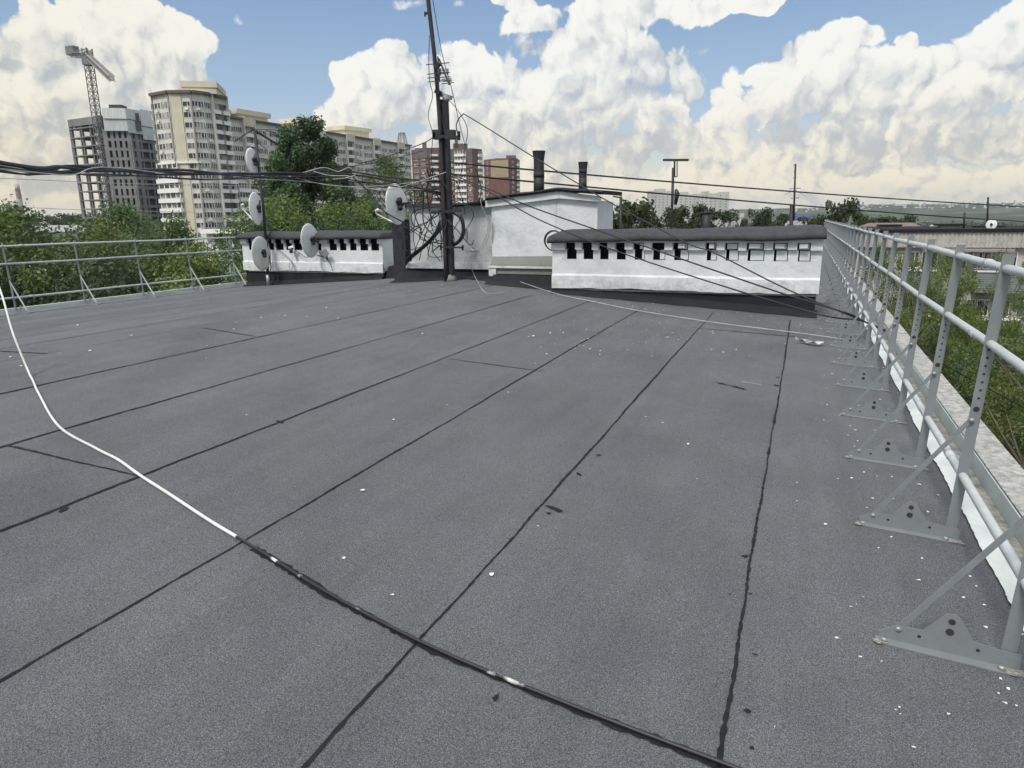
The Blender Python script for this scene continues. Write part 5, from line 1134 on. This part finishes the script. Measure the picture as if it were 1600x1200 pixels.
def VM(op, a, b=(0,0,0), c=(0,0,0)):
    n = N('ShaderNodeVectorMath'); n.operation = op; setin(n.inputs[0], a); setin(n.inputs[1], b)
    if op == 'MULTIPLY_ADD': setin(n.inputs[2], c)
    return n.outputs['Value'] if op in ('LENGTH','DOT_PRODUCT') else n.outputs[0]
def MR(v, a, b, c=0., d=1., smooth=True):
    n = N('ShaderNodeMapRange'); n.interpolation_type = 'SMOOTHSTEP' if smooth else 'LINEAR'; n.clamp = True
    for i, q in enumerate((v,a,b,c,d)): setin(n.inputs[i], q)
    return n.outputs[0]
def MIX(f, a, b):
    n = N('ShaderNodeMix'); n.data_type = 'RGBA'; setin(n.inputs[0], f)
    for i, q in ((6,a),(7,b)): setin(n.inputs[i], (*q,1) if isinstance(q, tuple) and len(q) == 3 else q)
    return n.outputs[2]
def NOISE(v, s, d=4, r=.55, col_=False, dist=0.):
    n = N('ShaderNodeTexNoise'); L(v, n.inputs['Vector']); n.inputs['Scale'].default_value = s; n.inputs['Detail'].default_value = d; n.inputs['Roughness'].default_value = r; n.inputs['Distortion'].default_value = dist
    return n.outputs['Color'] if col_ else n.outputs['Fac']
def VOR(v, s, d=3, r=.5, smooth=.5):
    n = N('ShaderNodeTexVoronoi'); n.feature = 'F1'; n.normalize = False; L(v, n.inputs['Vector']); n.inputs['Scale'].default_value = s; n.inputs['Detail'].default_value = d; n.inputs['Roughness'].default_value = r; n.voronoi_dimensions = '2D'
    return n.outputs['Distance']
sky = N('ShaderNodeTexSky'); sky.sky_type = 'NISHITA'; sky.sun_disc = False; sky.sun_elevation = SUN_EL; sky.sun_rotation = SUN_AZ; sky.air_density = 1.0; sky.dust_density = .6; sky.ozone_density = 1.0; sky.altitude = 200
tc = N('ShaderNodeTexCoord'); D3 = VM('NORMALIZE', tc.outputs['Generated'])
sp = N('ShaderNodeSeparateXYZ'); L(D3, sp.inputs[0])
az = M('ARCTAN2', M('ADD', M('MULTIPLY', sp.outputs[0], R0[0]), M('MULTIPLY', sp.outputs[1], R0[1])), M('ADD', M('MULTIPLY', sp.outputs[0], F0[0]), M('MULTIPLY', sp.outputs[1], F0[1])))
el = M('ARCSINE', sp.outputs[2])
cb = N('ShaderNodeCombineXYZ'); L(az, cb.inputs[0]); L(el, cb.inputs[1]); UV = cb.outputs[0]
def ae(px, py):
    d = ray(px, py); d = d/np.linalg.norm(d); return math.atan2(d@R0, d@F0), math.asin(d[2])
BL = [(10,120,95,60),(70,95,85,70),(150,60,75,55),(215,35,70,45),(265,50,60,48),(310,62,36,28),(120,140,120,70),(230,120,110,60),(60,20,34,34),(40,190,110,50),(180,190,120,45),(294,112,22,14),
      (548,125,30,30),(590,105,42,42),(625,95,40,36),(670,130,80,60),(725,98,56,44),(760,120,30,34),(690,170,120,50),(600,165,90,45),(545,190,60,40),
      (840,30,60,30),(880,70,70,60),(930,30,80,50),(900,120,100,60),(960,90,80,70),(1020,110,70,55),(1065,140,45,45),(870,165,90,40),(990,165,110,40),(1020,10,80,32),(1110,8,70,24),(1190,12,36,14),(820,130,40,36),(805,5,40,16),
      (1210,118,40,30),(1250,90,48,40),(1310,70,46,30),(1345,60,32,26),(1290,120,90,45),(1400,118,70,40),(1460,110,60,42),(1510,85,48,40),(1560,70,60,50),(1590,20,40,34),(1420,62,26,15),(1540,130,110,45),(1640,60,70,90),(1380,160,140,40),(1230,165,80,34),
      (-90,110,120,110),(1760,90,130,130),
      (1112,76,17,11),(380,30,12,16),(650,-4,40,9),(705,12,22,12),(990,160,60,40),(1140,190,120,26)]
WISP = BL[-6:]; BL = BL[:-6]
B3 = [ (*ae(x,y), abs(ae(x+rx,y)[0]-ae(x,y)[0]), abs(ae(x,y-ry)[1]-ae(x,y)[1])) for x,y,rx,ry in BL]
def blobs(P1):
    d = None
    for (a, e_, ra, re) in B3:
        q = VM('LENGTH', VM('MULTIPLY_ADD', P1, (1/ra,1/re,0), (-a/ra,-e_/re,0)))
        if d is None: d = q
        else:
            n = N('ShaderNodeMath'); n.operation = 'SMOOTH_MIN'; L(d, n.inputs[0]); L(q, n.inputs[1]); n.inputs[2].default_value = .22; d = n.outputs[0]
    return M('SUBTRACT', 1.0, d)
def billow(P):
    t = None
    for sc_, wt in ((5.2,.22),(10.5,.38),(24,.30),(56,.18),(130,.09)):
        d = VOR(P, sc_, 0, .5); q = M('MULTIPLY', M('SUBTRACT', .41, M('MULTIPLY', M('MULTIPLY', d, d), 2.1)), wt); t = q if t is None else M('ADD', t, q)
    return t
wv = NOISE(UV, 8, 2, .6, True); wv2 = NOISE(UV, 30, 5, .68, True)
P1 = VM('ADD', UV, VM('MULTIPLY', VM('SUBTRACT', wv, (.5,.5,.5)), (.07,.055,0)))
PB = VM('ADD', P1, VM('MULTIPLY', VM('SUBTRACT', wv2, (.5,.5,.5)), (.034,.030,0)))
ysq = M('MULTIPLY', M('SQRT', M('MAXIMUM', M('ADD', el, .02), .0005)), .78)
def lowmap(P):       # clouds crowd together towards the horizon
    q = N('ShaderNodeSeparateXYZ'); L(P, q.inputs[0]); c_ = N('ShaderNodeCombineXYZ'); L(q.outputs[0], c_.inputs[0])
    L(M('MULTIPLY', M('POWER', M('MAXIMUM', M('ADD', q.outputs[1], .035), .0005), .55), .60), c_.inputs[1]); return c_.outputs[0]
base = blobs(P1)
low = MR(el, .0, .20, 1, 0)
def MIX_F(f, a, b): return M('ADD', a, M('MULTIPLY', f, b-a))
PL = lowmap(PB)
nd = NOISE(lowmap(UV), 8, 4, .6)
deck = M('ADD', MR(el, .08, .225, .75, -.85, False), M('MULTIPLY', M('SUBTRACT', nd, .5), 2.0))
gapx = M('MULTIPLY', MR(M('ABSOLUTE', M('SUBTRACT', az, ae(430,180)[0])), .05, .13, 1, 0), MR(el, .03, .09, 0, 1)); deck = M('SUBTRACT', deck, M('MULTIPLY', gapx, 1.2))
over = M('ADD', MR(el, .36, .6, -.9, .22, False), M('MULTIPLY', M('SUBTRACT', NOISE(UV, 3.2, 2, .6), .5), 2.2))
side = M('ADD', MR(M('ABSOLUTE', az), .75, 1.0, -1.2, .05, False), M('MULTIPLY', M('SUBTRACT', nd, .5), 2.0))
base = M('MAXIMUM', M('MAXIMUM', base, M('MULTIPLY', deck, .6)), M('MAXIMUM', M('MULTIPLY', over, .6), M('MULTIPLY', side, .6)))
b0 = billow(PL); h0 = M('ADD', M('MULTIPLY', base, 1.12), M('MULTIPLY', b0, .95))
wb = None
for (px, py, rx, ry) in WISP:
    a, e_ = ae(px, py); ra, re = abs(ae(px+rx,py)[0]-a), abs(ae(px,py-ry)[1]-e_); q = VM('LENGTH', VM('MULTIPLY_ADD', P1, (1/ra,1/re,0), (-a/ra,-e_/re,0))); wb = q if wb is None else M('MINIMUM', wb, q)
wisp = M('MULTIPLY', MR(M('ADD', M('MULTIPLY', M('SUBTRACT', 1., wb), .30), M('MULTIPLY', M('SUBTRACT', NOISE(P1, 30, 5, .65), .52), 1.5)), .05, .42, 0, 1), MR(wb, .8, 1.25, 1, 0))
db = M('SUBTRACT', b0, billow(VM('ADD', PL, (-.007,.012,0)))); dB = M('SUBTRACT', base, blobs(VM('ADD', P1, (-.018,.05,0))))
dens = M('MAXIMUM', MR(h0, -.06, .11), M('MULTIPLY', wisp, .85))
dB = M('MINIMUM', M('MAXIMUM', dB, -.7), .9)
lit = M('ADD', M('ADD', M('MULTIPLY', db, MIX_F(low, .85, 1.35)), M('MULTIPLY', dB, .34)), MIX_F(low, .54, .46))
lit = M('ADD', lit, M('MULTIPLY', b0, .35))
lit = M('SUBTRACT', lit, MR(h0, .5, 1.8, 0, .20)); lit = MR(lit, .05, .95, 0, 1)
bright = MIX(low, (8.9,8.85,8.35), (8.7,7.85,6.0)); shade = MIX(low, (4.7,5.1,5.6), (5.2,5.15,4.9))
cc = MIX(lit, shade, bright); cc = VM('MULTIPLY', cc, MIX(MR(az, -.6, -.12, 0, 1), (.97,.945,.875), (1.,1.,1.)))
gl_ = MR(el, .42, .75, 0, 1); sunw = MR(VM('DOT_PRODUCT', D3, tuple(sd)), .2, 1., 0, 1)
lift = M('ADD', 1., M('MULTIPLY', gl_, M('ADD', .15, M('MULTIPLY', sunw, 1.5)))); ccn = N('ShaderNodeVectorMath'); ccn.operation = 'SCALE'; L(cc, ccn.inputs[0]); L(lift, ccn.inputs['Scale']); cc = ccn.outputs[0]  # upper sky, out of view, brightened towards the sun to light the roof
# thin warm veil near the horizon under the clouds
blue = MIX(MR(el, .10, .40, 0, 1), (4.0,5.3,6.8), (1.35,2.65,5.3))
clear = MIX(MR(el, .02, .17, 1, 0), blue, (7.6,6.95,5.2))
n = N('ShaderNodeMix'); n.data_type = 'RGBA'; n.inputs[0].default_value = .35; L(clear, n.inputs[6])
skyb = VM('MULTIPLY', sky.outputs[0], (1.0,1.0,1.0)); L(skyb, n.inputs[7]); clear2 = n.outputs[2]
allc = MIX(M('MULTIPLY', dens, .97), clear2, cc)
allc = MIX(MR(el, -.01, .05, .7, .0), allc, MIX(MR(az, -.6, .5, 0, 1), (7.9,7.0,5.0), (6.8,6.5,5.6)))
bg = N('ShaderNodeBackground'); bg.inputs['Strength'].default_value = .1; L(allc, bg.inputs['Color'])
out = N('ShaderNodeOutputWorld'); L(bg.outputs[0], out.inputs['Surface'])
w.cycles.sampling_method = 'MANUAL'; w.cycles.sample_map_resolution = 512
HAZE = True
if HAZE:
    b = MB(); b.box(-7600,7600,-7600,7600,-60,160); hm = bpy.data.materials.new('haze'); hm.use_nodes = True; t = hm.node_tree; t.nodes.clear(); pv = t.nodes.new('ShaderNodeVolumePrincipled'); ou = t.nodes.new('ShaderNodeOutputMaterial')
    pv.inputs['Color'].default_value = (.80,.88,1.0,1); pv.inputs['Density'].default_value = .5/6500; pv.inputs['Anisotropy'].default_value = .2; t.links.new(pv.outputs[0], ou.inputs['Volume'])
    b.build('haze', hm, kind='stuff', origin=(0,0,0))
vs_ = sc.view_settings; vs_.view_transform = 'Standard'; vs_.look = 'None'; vs_.exposure = 0.14; vs_.gamma = 1.0
sc.cycles.max_bounces = 6; sc.cycles.volume_bounces = 0; sc.cycles.use_denoising = True; sc.cycles.use_adaptive_sampling = True; sc.cycles.adaptive_threshold = .02
